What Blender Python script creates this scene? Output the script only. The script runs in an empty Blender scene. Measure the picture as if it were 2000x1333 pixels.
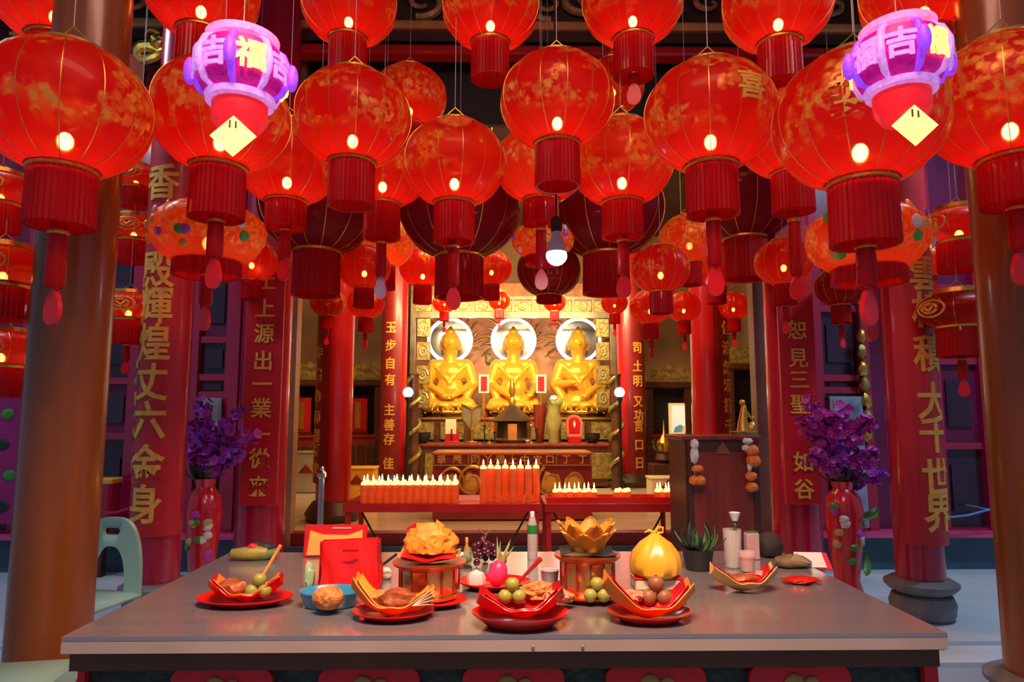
import bpy, bmesh, math, random
from mathutils import Vector, Matrix, Euler, noise
random.seed(7)
R_ = math.radians
SC = bpy.context.scene
COL = SC.collection

# ------------------------------------------------------------------ camera
F = 1333.3
CAM = Vector((0, 0, 1.35))
CE = Euler((R_(96.3), 0, R_(-0.86)), 'XYZ')
cd = bpy.data.cameras.new('camera'); cam = bpy.data.objects.new('camera', cd); COL.objects.link(cam)
cam.location = CAM; cam.rotation_euler = CE; cd.lens = 24; cd.sensor_width = 36; cd.clip_end = 200
SC.camera = cam
CM = CE.to_matrix()

# ------------------------------------------------------------------ world, exposure
W = bpy.data.worlds.new('world'); SC.world = W; W.use_nodes = True
bg = W.node_tree.nodes['Background']
bg.inputs[0].default_value = (0.42, 0.62, 1.0, 1); bg.inputs[1].default_value = 0.20
SC.view_settings.view_transform = 'Standard'; SC.view_settings.look = 'None'
SC.view_settings.exposure = 0.35; SC.view_settings.gamma = 1
SC.view_settings.use_curve_mapping = False
SC.cycles.max_bounces = 8; SC.cycles.transparent_max_bounces = 24
SC.cycles.sample_clamp_indirect = 6; SC.cycles.caustics_reflective = False; SC.cycles.caustics_refractive = False

def area(name, loc, target, sx, sy, power, col):
    l = bpy.data.lights.new(name, 'AREA'); l.shape = 'RECTANGLE'; l.size = sx; l.size_y = sy
    l.energy = power; l.color = col
    o = bpy.data.objects.new(name, l); COL.objects.link(o); o.location = loc
    o.rotation_euler = (Vector(target) - Vector(loc)).to_track_quat('-Z', 'Y').to_euler()
    return o
area('hall_ceiling_light', (0.2, 9.8, 4.9), (0.2, 9.8, 0), 3.5, 2.5, 70, (1.0, .58, .25))
area('added_altar_fill', (0.2, 6.75, 4.7), (0.2, 9.0, 0.6), 3.0, .5, 110, (1.0, .55, .25))  # added fill, no fixture: brightens the altar lettering and column fronts
area('added_statue_fill', (0.2, 10.8, 3.5), (0.2, 13.9, 2.2), 3.4, .4, 190, (1.0, .74, .36))  # unseen lamp added in mid-hall, aimed under the lintel at the statues
area('added_front_fill', (0.1, 0.9, 4.9), (0.1, 2.6, 0), 2.6, .8, 70, (1.0, .50, .36))  # added warm fill from above the camera side, no fixture built
sp = area('added_table_fill', (0.05, 0.75, 3.3), (0.0, 2.35, .8), 1.4, .3, 24, (1.0, .62, .42)); sp.data.spread = R_(75)  # added narrow fill that brightens only the table and its food
area('porch_ceiling_light', (3.9, 4.2, 4.6), (3.9, 4.2, 0), 1.2, .25, 85, (.55, .78, 1.0))
area('porch_ceiling_light', (-3.7, 4.4, 4.6), (-3.7, 4.4, 0), 1.2, .25, 50, (.55, .78, 1.0))

# ------------------------------------------------------------------ pixel helpers (2000 x 1333 frame)
def ray(px, py): return CM @ Vector(((px-1000)/F, -(py-666.5)/F, -1))
def at_d(px, py, d): return CAM + ray(px, py)*d
def at_y(px, py, y): r = ray(px, py); return CAM + r*(y/r.y)
def at_z(px, py, z): r = ray(px, py); return CAM + r*((z-CAM.z)/r.z)
FWD = CM @ Vector((0, 0, -1))
def mpp(p): return (Vector(p)-CAM).dot(FWD)/F

# ------------------------------------------------------------------ materials
def rgb(h):
    v = [int(h[i:i+2], 16)/255 for i in (0, 2, 4)]
    return tuple(((c+.055)/1.055)**2.4 if c > .04045 else c/12.92 for c in v)
MATS = {}
def mat(name, col, rough=.5, metal=0, var=.15, scale=6, bump=0, bscale=None, coat=0, alpha=None, stretch=None, emit=0, col2=None, ecol=None, sss=0, trans=0):
    if name in MATS: return MATS[name]
    if isinstance(col, str): col = rgb(col)
    m = bpy.data.materials.new(name); m.use_nodes = True; N = m.node_tree.nodes; L = m.node_tree.links
    b = N['Principled BSDF']
    tc = N.new('ShaderNodeTexCoord'); mp = N.new('ShaderNodeMapping'); L.new(tc.outputs['Object'], mp.inputs[0])
    if stretch: mp.inputs['Scale'].default_value = stretch
    nz = N.new('ShaderNodeTexNoise'); nz.inputs['Scale'].default_value = scale; nz.inputs['Detail'].default_value = 4
    L.new(mp.outputs[0], nz.inputs['Vector'])
    rp = N.new('ShaderNodeValToRGB'); rp.color_ramp.elements[0].position = .3; rp.color_ramp.elements[1].position = .7
    c2 = rgb(col2) if isinstance(col2, str) else col2
    rp.color_ramp.elements[0].color = (*[max(0, c*(1-var)) for c in col], 1)
    rp.color_ramp.elements[1].color = (*(c2 if c2 else [min(1, c*(1+var)) for c in col]), 1)
    L.new(nz.outputs[0], rp.inputs[0]); L.new(rp.outputs[0], b.inputs['Base Color'])
    b.inputs['Roughness'].default_value = rough; b.inputs['Metallic'].default_value = metal
    b.inputs['Coat Weight'].default_value = coat; b.inputs['Coat Roughness'].default_value = .12
    if sss: b.inputs['Subsurface Weight'].default_value = sss; b.inputs['Subsurface Radius'].default_value = (.05, .02, .01)
    if trans: b.inputs['Transmission Weight'].default_value = trans
    if emit:
        if ecol: b.inputs['Emission Color'].default_value = (*(rgb(ecol) if isinstance(ecol, str) else ecol), 1)
        else: L.new(rp.outputs[0], b.inputs['Emission Color'])
        b.inputs['Emission Strength'].default_value = emit
    if bump:
        n2 = N.new('ShaderNodeTexNoise'); n2.inputs['Scale'].default_value = bscale or scale*4; n2.inputs['Detail'].default_value = 5
        L.new(mp.outputs[0], n2.inputs['Vector'])
        bp = N.new('ShaderNodeBump'); bp.inputs['Strength'].default_value = bump; bp.inputs['Distance'].default_value = .02
        L.new(n2.outputs[0], bp.inputs['Height']); L.new(bp.outputs[0], b.inputs['Normal'])
    if alpha is not None: b.inputs['Alpha'].default_value = alpha
    MATS[name] = m
    return m

def lantern_mat(name, red, gold, gold_amt, trans=.17, tl=.65):
    """thin painted silk: lets the bulb behind shine through, gold print in patches"""
    m = bpy.data.materials.new(name); m.use_nodes = True; N = m.node_tree.nodes; L = m.node_tree.links
    out = N['Material Output']; b = N['Principled BSDF']
    tc = N.new('ShaderNodeTexCoord'); oi = N.new('ShaderNodeObjectInfo')
    mul = N.new('ShaderNodeMath'); mul.operation = 'MULTIPLY'; mul.inputs[1].default_value = 37
    L.new(oi.outputs['Random'], mul.inputs[0])
    add = N.new('ShaderNodeVectorMath'); add.operation = 'ADD'
    L.new(tc.outputs['Object'], add.inputs[0]); L.new(mul.outputs[0], add.inputs[1])
    big = N.new('ShaderNodeTexNoise'); big.inputs['Scale'].default_value = 1.6; big.inputs['Detail'].default_value = 2
    fine = N.new('ShaderNodeTexNoise'); fine.inputs['Scale'].default_value = 8; fine.inputs['Detail'].default_value = 5
    vor = N.new('ShaderNodeTexVoronoi'); vor.inputs['Scale'].default_value = 7
    for n in (big, fine, vor): L.new(add.outputs[0], n.inputs['Vector'])
    r1 = N.new('ShaderNodeValToRGB'); r1.color_ramp.elements[0].position = .60-.14*gold_amt; r1.color_ramp.elements[1].position = .66-.14*gold_amt
    L.new(big.outputs[0], r1.inputs[0])
    r2 = N.new('ShaderNodeValToRGB'); r2.color_ramp.elements[0].position = .42; r2.color_ramp.elements[1].position = .55
    L.new(fine.outputs[0], r2.inputs[0])
    r3 = N.new('ShaderNodeValToRGB'); r3.color_ramp.elements[0].position = .25; r3.color_ramp.elements[0].color = (1, 1, 1, 1)
    r3.color_ramp.elements[1].position = .5; r3.color_ramp.elements[1].color = (.25, .25, .25, 1)
    L.new(vor.outputs['Distance'], r3.inputs[0])
    m1 = N.new('ShaderNodeMath'); m1.operation = 'MULTIPLY'; L.new(r1.outputs[0], m1.inputs[0]); L.new(r2.outputs[0], m1.inputs[1])
    m2 = N.new('ShaderNodeMath'); m2.operation = 'MULTIPLY'; L.new(m1.outputs[0], m2.inputs[0]); L.new(r3.outputs[0], m2.inputs[1])
    mx = N.new('ShaderNodeMix'); mx.data_type = 'RGBA'; mx.inputs[6].default_value = (*red, 1); mx.inputs[7].default_value = (*gold, 1)
    L.new(m2.outputs[0], mx.inputs[0]); C = mx.outputs[2]
    L.new(C, b.inputs['Base Color']); b.inputs['Roughness'].default_value = .42; b.inputs['Coat Weight'].default_value = .25; b.inputs['Specular IOR Level'].default_value = .3
    t = N.new('ShaderNodeBsdfTranslucent'); L.new(C, t.inputs['Color'])
    s1 = N.new('ShaderNodeMixShader'); s1.inputs[0].default_value = tl; L.new(b.outputs[0], s1.inputs[1]); L.new(t.outputs[0], s1.inputs[2])
    tr = N.new('ShaderNodeBsdfRefraction'); tr.inputs['Color'].default_value = (1, .38, .16, 1); tr.inputs['Roughness'].default_value = .65; tr.inputs['IOR'].default_value = 1.03
    s2 = N.new('ShaderNodeMixShader'); s2.inputs[0].default_value = trans; L.new(s1.outputs[0], s2.inputs[1]); L.new(tr.outputs[0], s2.inputs[2])
    # gold foil print: opaque, kept off the plain lower cone
    sx = N.new('ShaderNodeSeparateXYZ'); L.new(tc.outputs['Object'], sx.inputs[0])
    zr = N.new('ShaderNodeMapRange'); zr.inputs['From Min'].default_value = -.50; zr.inputs['From Max'].default_value = -.25; L.new(sx.outputs['Z'], zr.inputs['Value'])
    fm = N.new('ShaderNodeMath'); fm.operation = 'MULTIPLY'; L.new(m2.outputs[0], fm.inputs[0]); L.new(zr.outputs[0], fm.inputs[1])
    f2 = N.new('ShaderNodeMath'); f2.operation = 'MULTIPLY'; L.new(fm.outputs[0], f2.inputs[0]); f2.inputs[1].default_value = .85
    L.new(fm.outputs[0], mx.inputs[0])
    gb = N.new('ShaderNodeBsdfPrincipled'); gb.inputs['Base Color'].default_value = (*[min(1, c*.9) for c in gold], 1); gb.inputs['Metallic'].default_value = .45; gb.inputs['Roughness'].default_value = .38
    s3 = N.new('ShaderNodeMixShader'); L.new(f2.outputs[0], s3.inputs[0]); L.new(s2.outputs[0], s3.inputs[1]); L.new(gb.outputs[0], s3.inputs[2])
    L.new(s3.outputs[0], out.inputs['Surface'])
    return m

GOLD = mat('gold_leaf', (.85, .48, .09), .30, .9, .2, 30, .15)
GOLDP = mat('gold_paint', (.90, .47, .07), .45, .15, .15, 20)
GOLDS = mat('statue_gold', (1.0, .52, .05), .36, .25, .10, 3, .06, 25)
BRASS = mat('brass', (.82, .42, .14), .24, .95, .2, 10)
RED = mat('red_lacquer', (.52, .010, .014), .30, 0, .15, 2, coat=.5)
MAG = mat('crimson_lacquer', (.42, .006, .045), .24, 0, .15, 2, coat=.6)
BOARD = mat('board_red', (.55, .010, .018), .4, 0, .12, 3, coat=.2)
BROWNC = mat('brown_varnish', (.27, .068, .008), .34, 0, .35, 2.2, .05, 9, coat=.25, stretch=(3, 3, .25))
DWOOD = mat('dark_wood', (.07, .024, .014), .4, 0, .3, 3, .1, 30, stretch=(1, 1, 6))
RWOOD = mat('red_brown_wood', (.22, .030, .016), .38, 0, .3, 3, .08, 20, stretch=(5, 5, .6))
BLACK = mat('black_recess', (.012, .010, .012), .6, 0, .3, 4)
STONE = mat('grey_stone', (.16, .16, .17), .55, 0, .25, 9, .2, 40)
FLOORM = mat('pale_tile', (.62, .68, .74), .28, 0, .08, 1.4)
HFLOOR = mat('beige_marble', (.72, .60, .42), .2, 0, .12, 1.2, stretch=(.6, 3, 1))
TEAL = mat('blue_grey_plinth', (.035, .085, .125), .5, 0, .2, 5)
PINK = mat('pink_edge', (.72, .07, .22), .4, 0, .1, 5)
TAN = mat('tan_plaster', (.42, .24, .11), .7, 0, .18, 2)
CEILM = mat('ceiling_brown', (.10, .055, .03), .6, 0, .3, 2)
STEEL = mat('stainless_steel', (.56, .54, .55), .19, .75, .06, 3, stretch=(.4, 8, 1))
STEELE = mat('steel_edge', (.66, .50, .40), .3, .35, .1, 4)
APRON = mat('brown_apron', (.13, .045, .02), .5, 0, .2, 4)
REDPL = mat('red_plastic', (.72, .012, .010), .25, 0, .06, 5, coat=.4)
REDDK = mat('red_fringe', (.40, .004, .010), .6, 0, .2, 40, stretch=(12, 12, .3), sss=0)
CORD = mat('pale_cord', (.6, .55, .5), .6, 0, .1, 9)
MINT = mat('mint_plastic', (.32, .62, .52), .3, 0, .05, 3, coat=.3)
WAX = mat('orange_wax', (.85, .10, .012), .4, 0, .2, 14, sss=.3, emit=.12, ecol=(1, .12, .01))  # faint emission stands in for flame light shining through the wax
FLAME = mat('candle_flame', (1, .75, .3), .5, 0, .05, 8, emit=14, ecol=(1, .52, .14))
WAXTOP = mat('flame_glow_wax', (1, .72, .36), .5, 0, .2, 20, emit=2.2, ecol=(1, .45, .12))  # flame glow put into the melted tops as emission
ORPAP = mat('orange_paper', (.90, .26, .015), .55, 0, .25, 9, .1, 20)
GOPAP = mat('gold_paper', (.92, .42, .04), .5, 0, .2, 9, .1, 20)
REDPAP = mat('red_foil_paper', (.62, .012, .014), .25, .15, .2, 12, .15, 18)
LIME = mat('green_fruit', (.36, .36, .06), .4, 0, .25, 18)
BROWNF = mat('brown_fruit', (.30, .13, .05), .45, 0, .3, 16)
MEAT = mat('roast_meat', (.36, .085, .022), .4, 0, .5, 16, .4, 30)
SHRED = mat('orange_shreds', (.80, .26, .06), .6, 0, .5, 60, .6, 70)
GREENL = mat('leaf_green', (.06, .22, .045), .45, 0, .4, 8)
DGREEN = mat('dark_leaf', (.012, .028, .016), .5, 0, .4, 8)
PURP = mat('purple_petal', (.32, .03, .46), .55, 0, .35, 14)
MAGP = mat('magenta_petal', (.48, .03, .42), .55, 0, .3, 14)
WHITE = mat('white_plastic', (.75, .75, .73), .4, 0, .05, 5)
CREAM = mat('cream_paper', (.80, .68, .45), .6, 0, .08, 8)
OLIVE = mat('olive_gilt', (.34, .25, .07), .4, .5, .5, 14, .5, 22)
SILVER = mat('silver_metal', (.60, .60, .62), .22, .95, .1, 6)
TAGR = mat('red_tag', (.85, .012, .022), .35, 0, .1, 5)
TAGP = mat('pink_tag', (.85, .05, .32), .4, 0, .15, 5)
PALEP = mat('pale_pink_tag', (.80, .48, .62), .4, 0, .15, 5)
LSH = lantern_mat('red_silk', (.56, .006, .006), (.90, .40, .06), 1.0)
LSH2 = lantern_mat('red_silk_plain', (.60, .008, .006), (.95, .36, .05), .35)
LGL = lantern_mat('glitter_silk', (.72, .055, .010), (.95, .46, .08), 1.6, .08)
REDFR = lantern_mat('fringe_silk', (.66, .006, .010), (.66, .006, .010), -3, 0.0, .5)
LDK = lantern_mat('unlit_red_silk', (.36, .004, .030), (.6, .25, .05), .1, .04)  # the red silk again, darkened in colour for lanterns without a bulb
BULB = mat('lantern_bulb', (1, .8, .5), .5, 0, 0, 1, emit=88, ecol=(1, .58, .28))
BULBS = mat('lantern_bulb_small', (1, .8, .5), .5, 0, 0, 1, emit=38, ecol=(1, .52, .22))

# ------------------------------------------------------------------ mesh builder
class MB:
    def __init__(s): s.v = []; s.f = []
    def add(s, vs, fs, M=None):
        o = len(s.v)
        s.v += [tuple(M @ Vector(v)) if M is not None else tuple(v) for v in vs]
        s.f += [tuple(i+o for i in f) for f in fs]; return s
    def box(s, c, d, M=None, bev=0):
        x, y, z = c; a, b, h = d[0]/2, d[1]/2, d[2]/2
        if bev <= 0:
            vs = [(x+i*a, y+j*b, z+k*h) for i in (-1, 1) for j in (-1, 1) for k in (-1, 1)]
            return s.add(vs, [(0,1,3,2),(4,6,7,5),(0,4,5,1),(2,3,7,6),(0,2,6,4),(1,5,7,3)], M)
        # chamfered along vertical and horizontal edges
        vs, fs = [], []
        ring = [(-a+bev,-b),(a-bev,-b),(a,-b+bev),(a,b-bev),(a-bev,b),(-a+bev,b),(-a,b-bev),(-a,-b+bev)]
        for (zz, k) in ((-h, bev), (-h+bev, 0), (h-bev, 0), (h, bev)):
            for (p, q) in ring:
                sx = (abs(p)-k)/abs(p) if p else 1; sy = (abs(q)-k)/abs(q) if q else 1
                vs.append((x+p*sx, y+q*sy, z+zz))
        for r in range(3):
            for i in range(8):
                j = (i+1) % 8; fs.append((r*8+i, r*8+j, r*8+8+j, r*8+8+i))
        fs.append(tuple(range(7, -1, -1))); fs.append(tuple(range(24, 32)))
        return s.add(vs, fs, M)
    def lathe(s, prof, seg=24, M=None, cap=True, mod=None, a0=0, a1=2*math.pi):
        full = abs(a1-a0-2*math.pi) < 1e-6; n = seg if full else seg+1
        vs, fs = [], []
        for i, (r, z) in enumerate(prof):
            for j in range(n):
                a = a0+(a1-a0)*j/seg; rr = r*(mod(a, z) if mod else 1)
                vs.append((rr*math.cos(a), rr*math.sin(a), z))
        for i in range(len(prof)-1):
            for j in range(seg):
                k = (j+1) % n if full else j+1
                fs.append((i*n+j, i*n+k, (i+1)*n+k, (i+1)*n+j))
        if cap and full:
            if prof[0][0] > 1e-5: fs.append(tuple(range(n-1, -1, -1)))
            if prof[-1][0] > 1e-5: fs.append(tuple((len(prof)-1)*n+j for j in range(n)))
        return s.add(vs, fs, M)
    def tube(s, pts, r, seg=6, M=None, closed=False):
        pts = [Vector(p) for p in pts]; n = len(pts); rs = r if isinstance(r, (list, tuple)) else [r]*n
        vs, fs = [], []; up = None
        for i, p in enumerate(pts):
            if closed: t = pts[(i+1) % n]-pts[i-1]
            else: t = pts[min(i+1, n-1)]-pts[max(i-1, 0)]
            t = t.normalized() if t.length > 1e-9 else Vector((0, 0, 1))
            if up is None: up = t.orthogonal()
            u = (up-t*up.dot(t))
            u = u.normalized() if u.length > 1e-6 else t.orthogonal().normalized()
            up = u; w = t.cross(u)
            for j in range(seg):
                a = 2*math.pi*j/seg; vs.append(p+(u*math.cos(a)+w*math.sin(a))*rs[i])
        for i in range(n if closed else n-1):
            for j in range(seg):
                k = (j+1) % seg; i2 = (i+1) % n
                fs.append((i*seg+j, i*seg+k, i2*seg+k, i2*seg+j))
        if not closed: fs.append(tuple(range(seg-1, -1, -1))); fs.append(tuple((n-1)*seg+j for j in range(seg)))
        return s.add(vs, fs, M)
    def ell(s, c, r, seg=12, rings=8, M=None):
        if not isinstance(r, (list, tuple)): r = (r, r, r)
        vs = [(c[0], c[1], c[2]-r[2])]; fs = []
        for i in range(1, rings):
            a = -math.pi/2+math.pi*i/rings
            for j in range(seg):
                b = 2*math.pi*j/seg
                vs.append((c[0]+r[0]*math.cos(a)*math.cos(b), c[1]+r[1]*math.cos(a)*math.sin(b), c[2]+r[2]*math.sin(a)))
        vs.append((c[0], c[1], c[2]+r[2])); e = len(vs)-1
        for j in range(seg): fs.append((0, 1+(j+1) % seg, 1+j)); fs.append((e, 1+(rings-2)*seg+j, 1+(rings-2)*seg+(j+1) % seg))
        for i in range(rings-2):
            for j in range(seg):
                k = (j+1) % seg; fs.append((1+i*seg+j, 1+i*seg+k, 1+(i+1)*seg+k, 1+(i+1)*seg+j))
        return s.add(vs, fs, M)
    def prism(s, poly, y0, y1, M=None):      # outline in XZ, thickness along Y
        n = len(poly); vs = [(x, y0, z) for x, z in poly]+[(x, y1, z) for x, z in poly]
        fs = [tuple(range(n)), tuple(range(2*n-1, n-1, -1))]+[(i, i+n, (i+1) % n+n, (i+1) % n) for i in range(n)]
        return s.add(vs, fs, M)
    def sheet(s, fn, nu, nv, th=.004, M=None):   # parametric sheet with thickness
        P = [[Vector(fn(i/nu, j/nv)) for j in range(nv+1)] for i in range(nu+1)]
        vs, fs = [], []
        nn = {}
        for i in range(nu+1):
            for j in range(nv+1):
                du = P[min(i+1, nu)][j]-P[max(i-1, 0)][j]; dv = P[i][min(j+1, nv)]-P[i][max(j-1, 0)]
                n = du.cross(dv); nn[i, j] = n.normalized() if n.length > 1e-12 else Vector((0, 0, 1))
        for sgn in (1, -1):
            for i in range(nu+1):
                for j in range(nv+1): vs.append(P[i][j]+nn[i, j]*th/2*sgn)
        K = (nu+1)*(nv+1); ix = lambda i, j: i*(nv+1)+j
        for i in range(nu):
            for j in range(nv):
                q = (ix(i, j), ix(i+1, j), ix(i+1, j+1), ix(i, j+1)); fs.append(q); fs.append(tuple(k+K for k in q[::-1]))
        edge = [(i, 0) for i in range(nu)]+[(nu, j) for j in range(nv)]+[(i, nv) for i in range(nu, 0, -1)]+[(0, j) for j in range(nv, 0, -1)]
        for a in range(len(edge)):
            p, q = ix(*edge[a]), ix(*edge[(a+1) % len(edge)]); fs.append((p, p+K, q+K, q))
        return s.add(vs, fs, M)
    def mesh(s, name, m=None, smooth=True, angle=40):
        me = bpy.data.meshes.new(name); me.from_pydata([tuple(v) for v in s.v], [], s.f); me.validate()
        bm = bmesh.new(); bm.from_mesh(me); bmesh.ops.recalc_face_normals(bm, faces=bm.faces[:])
        if smooth:
            ca = math.cos(R_(angle))
            for f in bm.faces: f.smooth = True
            for e in bm.edges:
                if len(e.link_faces) == 2 and e.link_faces[0].normal.dot(e.link_faces[1].normal) < ca: e.smooth = False
        bm.to_mesh(me); bm.free()
        if m: me.materials.append(m)
        return me

def tag(o, label, cat, group=None, kind=None):
    if label: o['label'] = label
    if cat: o['category'] = cat
    if group: o['group'] = group
    if kind: o['kind'] = kind
    return o
def T(name, label, cat, loc=(0, 0, 0), rz=0, group=None, sc=1, rot=None):
    o = bpy.data.objects.new(name, None); COL.objects.link(o); o.empty_display_size = .05
    o.location = loc; o.rotation_euler = rot or (0, 0, rz); o.scale = (sc, sc, sc)
    return tag(o, label, cat, group)
def P(x, name, m=None, parent=None, loc=None, rot=None, sc=None, label=None, smooth=True, angle=40):
    me = x.mesh(name, m, smooth, angle) if isinstance(x, MB) else x
    o = bpy.data.objects.new(name, me); COL.objects.link(o); o.parent = parent
    if loc is not None: o.location = loc
    if rot is not None: o.rotation_euler = rot
    if sc is not None: o.scale = sc if isinstance(sc, (tuple, list)) else (sc, sc, sc)
    if label: o['label'] = label
    return o
def M1(x, name, m, label, cat, loc=None, rot=None, group=None, sc=None, smooth=True):
    return tag(P(x, name, m, None, loc, rot, sc, smooth=smooth), label, cat, group)
def ST(x, name, m, smooth=False, parent=None, loc=None):
    o = P(x, name, m, parent, loc, smooth=smooth)
    if parent is None: o['kind'] = 'structure'
    return o
def lump(r, amp, seed, sub=3, freq=1.5):
    bm = bmesh.new(); bmesh.ops.create_icosphere(bm, subdivisions=sub, radius=1)
    mb = MB(); off = Vector((seed*3.1, seed*1.7, seed*.9))
    for v in bm.verts:
        d = 1+amp*noise.noise(v.co*freq+off)+amp*.5*noise.noise(v.co*freq*2.7+off)
        mb.v.append((v.co.x*r[0]*d, v.co.y*r[1]*d, v.co.z*r[2]*d))
    mb.f = [tuple(v.index for v in f.verts) for f in bm.faces]; bm.free(); return mb
def eval_mesh(ob, name):
    dg = bpy.context.evaluated_depsgraph_get(); dg.update()
    me = bpy.data.meshes.new_from_object(ob.evaluated_get(dg)); me.name = name
    return me
def remesh(mb, name, m, vox, smooth=4):
    o = bpy.data.objects.new('tmp', mb.mesh('tmp', None, False)); COL.objects.link(o)
    md = o.modifiers.new('r', 'REMESH'); md.mode = 'VOXEL'; md.voxel_size = vox
    s = o.modifiers.new('s', 'SMOOTH'); s.iterations = smooth; s.factor = .5
    me = eval_mesh(o, name); old = o.data; bpy.data.objects.remove(o); bpy.data.meshes.remove(old)
    me.materials.clear(); me.materials.append(m)
    for p in me.polygons: p.use_smooth = True
    return me

# text -> flat mesh verts/faces centred at the origin
_ch = {}
def glyph(ch, size, bold=.012, depth=.004, sub=0):
    k = (ch, bold, sub)
    if k not in _ch:
        c = bpy.data.curves.new('t', 'FONT'); c.body = ch; c.size = 1; c.align_x = 'CENTER'; c.resolution_u = 2
        c.offset = bold; c.extrude = .02
        o = bpy.data.objects.new('t', c); COL.objects.link(o); me = eval_mesh(o, 'tm'); bpy.data.objects.remove(o); bpy.data.curves.remove(c)
        if sub:
            bm = bmesh.new(); bm.from_mesh(me); bmesh.ops.triangulate(bm, faces=bm.faces[:])
            for _ in range(3):
                es = [e for e in bm.edges if e.calc_length() > sub]
                if es: bmesh.ops.subdivide_edges(bm, edges=es, cuts=1); bmesh.ops.triangulate(bm, faces=bm.faces[:])
            bm.to_mesh(me); bm.free()
        vs = [v.co.copy() for v in me.vertices]; fs = [tuple(p.vertices) for p in me.polygons]; bpy.data.meshes.remove(me)
        if not vs: vs = [Vector((0, 0, 0))]
        cx = (min(v.x for v in vs)+max(v.x for v in vs))/2; cy = (min(v.y for v in vs)+max(v.y for v in vs))/2
        _ch[k] = ([(v.x-cx, v.y-cy, v.z) for v in vs], fs)
    vs, fs = _ch[k]
    return [(x*size, y*size, z/.02*depth) for x, y, z in vs], fs
def char_flat(ch, size, bold=.012, wide=1, depth=.004):        # faces -Y
    vs, fs = glyph(ch, size, bold, depth); return MB().add([(x*wide, -z, y) for x, y, z in vs], fs)
def char_wrap(ch, size, r, phi=0, bold=.02, wide=1):   # wrapped on a cylinder of radius r
    vs, fs = glyph(ch, size, bold, .005, .12); mb = MB()
    mb.add([((r+.003+z)*math.sin(x*wide/r+phi), -(r+.003+z)*math.cos(x*wide/r+phi), y) for x, y, z in vs], fs); return mb

# ================================================================== STRUCTURE
ST(MB().box((0.2, 5.25, -.25), (15, 2.0, .5)), 'floor', FLOORM)
ST(MB().box((0.2, 4.11, -.265), (15, .28, .48)), 'floor_step', FLOORM)
ST(MB().box((0.2, 0.48, -.30), (15, 6.98, .5)), 'floor_lower', mat('grey_tile', (.30, .36, .42), .35, 0, .12, 2))
HZ = .12
ST(MB().box((0.2, 11.2, HZ-.26), (10.4, 9.9, .5)), 'floor_hall', HFLOOR)
ST(MB().box((0.2, 16.2, 3), (10.4, .1, 6.2)), 'wall_back', TAN)
for sd, x in (('left', -5.05), ('right', 5.45)):
    ST(MB().box((x, 11.2, 3), (.1, 9.9, 6.2)), 'wall_hall_'+sd, TAN)
ST(MB().box((0.2, 11.2, 5.75), (10.4, 9.9, .1)), 'ceiling_hall', CEILM)
ST(MB().box((0.2, 3.2, 5.9), (15, 6.2, .1)), 'ceiling', CEILM)
YW = 6.3
# plinth under the facade, with a pink edge strip; threshold in the doorway
for sd, x0, x1 in (('left', -7.3, -1.93), ('right', 2.36, 7.7)):
    ST(MB().box(((x0+x1)/2, YW+.05, .15), (x1-x0, .34, .30)), 'baseboard_'+sd, TEAL)
    ST(MB().box(((x0+x1)/2, YW+.0, .305), (x1-x0, .44, .03)), 'trim_'+('1' if sd == 'left' else '2'), PINK)
ST(MB().box((.215, YW+.05, .15), (4.29, .16, .32)), 'trim_threshold', mat('threshold_red', (.20, .012, .012), .4, 0, .2, 4))
ST(MB().box((.215, YW-.06, .08), (4.29, .06, .24)), 'baseboard_threshold', TEAL)
# jambs of the hall opening
JL = mat('tan_jamb', (.34, .20, .11), .45, 0, .2, 3); JR = mat('grey_brown_jamb', (.20, .15, .12), .45, 0, .2, 3)
ST(MB().box((at_y(567, 850, 6.3).x, 6.32, 2.8), (.085, .14, 5.2)), 'trim_3', JL)
ST(MB().box((at_y(1487, 850, 6.3).x, 6.32, 2.8), (.10, .14, 5.2)), 'trim_4', JR)

# ---- facade walls: crimson frames with dark panels, each panel its own piece
PANE = mat('dark_panel', (.045, .012, .030), .25, 0, .3, 3, coat=.3)
PANE2 = mat('purple_panel', (.16, .008, .055), .35, 0, .2, 3)
def facade(side, x0, x1, cols, rails):
    w = P(MB().box(((x0+x1)/2, YW+.10, 2.9), (x1-x0, .06, 5.2)), 'wall_'+side, PANE2, smooth=False); w['kind'] = 'structure'
    for xa, xb, wd in cols:
        P(MB().box(((xa+xb)/2, YW+.03, 2.9), (xb-xa, .12, 5.18)), 'stile', MAG, w, smooth=False)
    for xa, xb, zs in rails:
        for k, z in enumerate(zs):
            P(MB().box(((xa+xb)/2, YW+.04, z), (xb-xa, .09, .06)), 'rail', MAG, w, smooth=False)
        for k in range(len(zs)-1):
            a, b = zs[k]+.03, zs[k+1]-.03
            P(MB().box(((xa+xb)/2, YW+.06, (a+b)/2), (xb-xa, .04, b-a)), 'panel', PANE if k % 2 == 0 else PANE2, w, smooth=False)
            P(MB().box(((xa+xb)/2, YW+.035, (a+b)/2), ((xb-xa)*.62, .03, (b-a)*.6)), 'panel', PANE, w, smooth=False)
    return w
def zx(px, y=850): return at_y(px, y, YW).x
def zz(py, px=1000): return at_y(px, py, YW).z
facade('left', -7.3, zx(560), [(zx(-60), zx(-40), 1), (zx(32), zx(72), 1), (zx(176), zx(190), 1), (zx(246), zx(268), 1), (zx(366), zx(382), 1), (zx(436), zx(462), 1), (zx(545), zx(560), 1)],
       [(zx(190), zx(246), [zz(1040), zz(852), zz(745), zz(600), zz(440)]), (zx(382), zx(436), [zz(1040), zz(772), zz(738), zz(665), zz(520), zz(380)]), (zx(-40), zx(32), [zz(1040), zz(800), zz(600)])])
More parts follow.
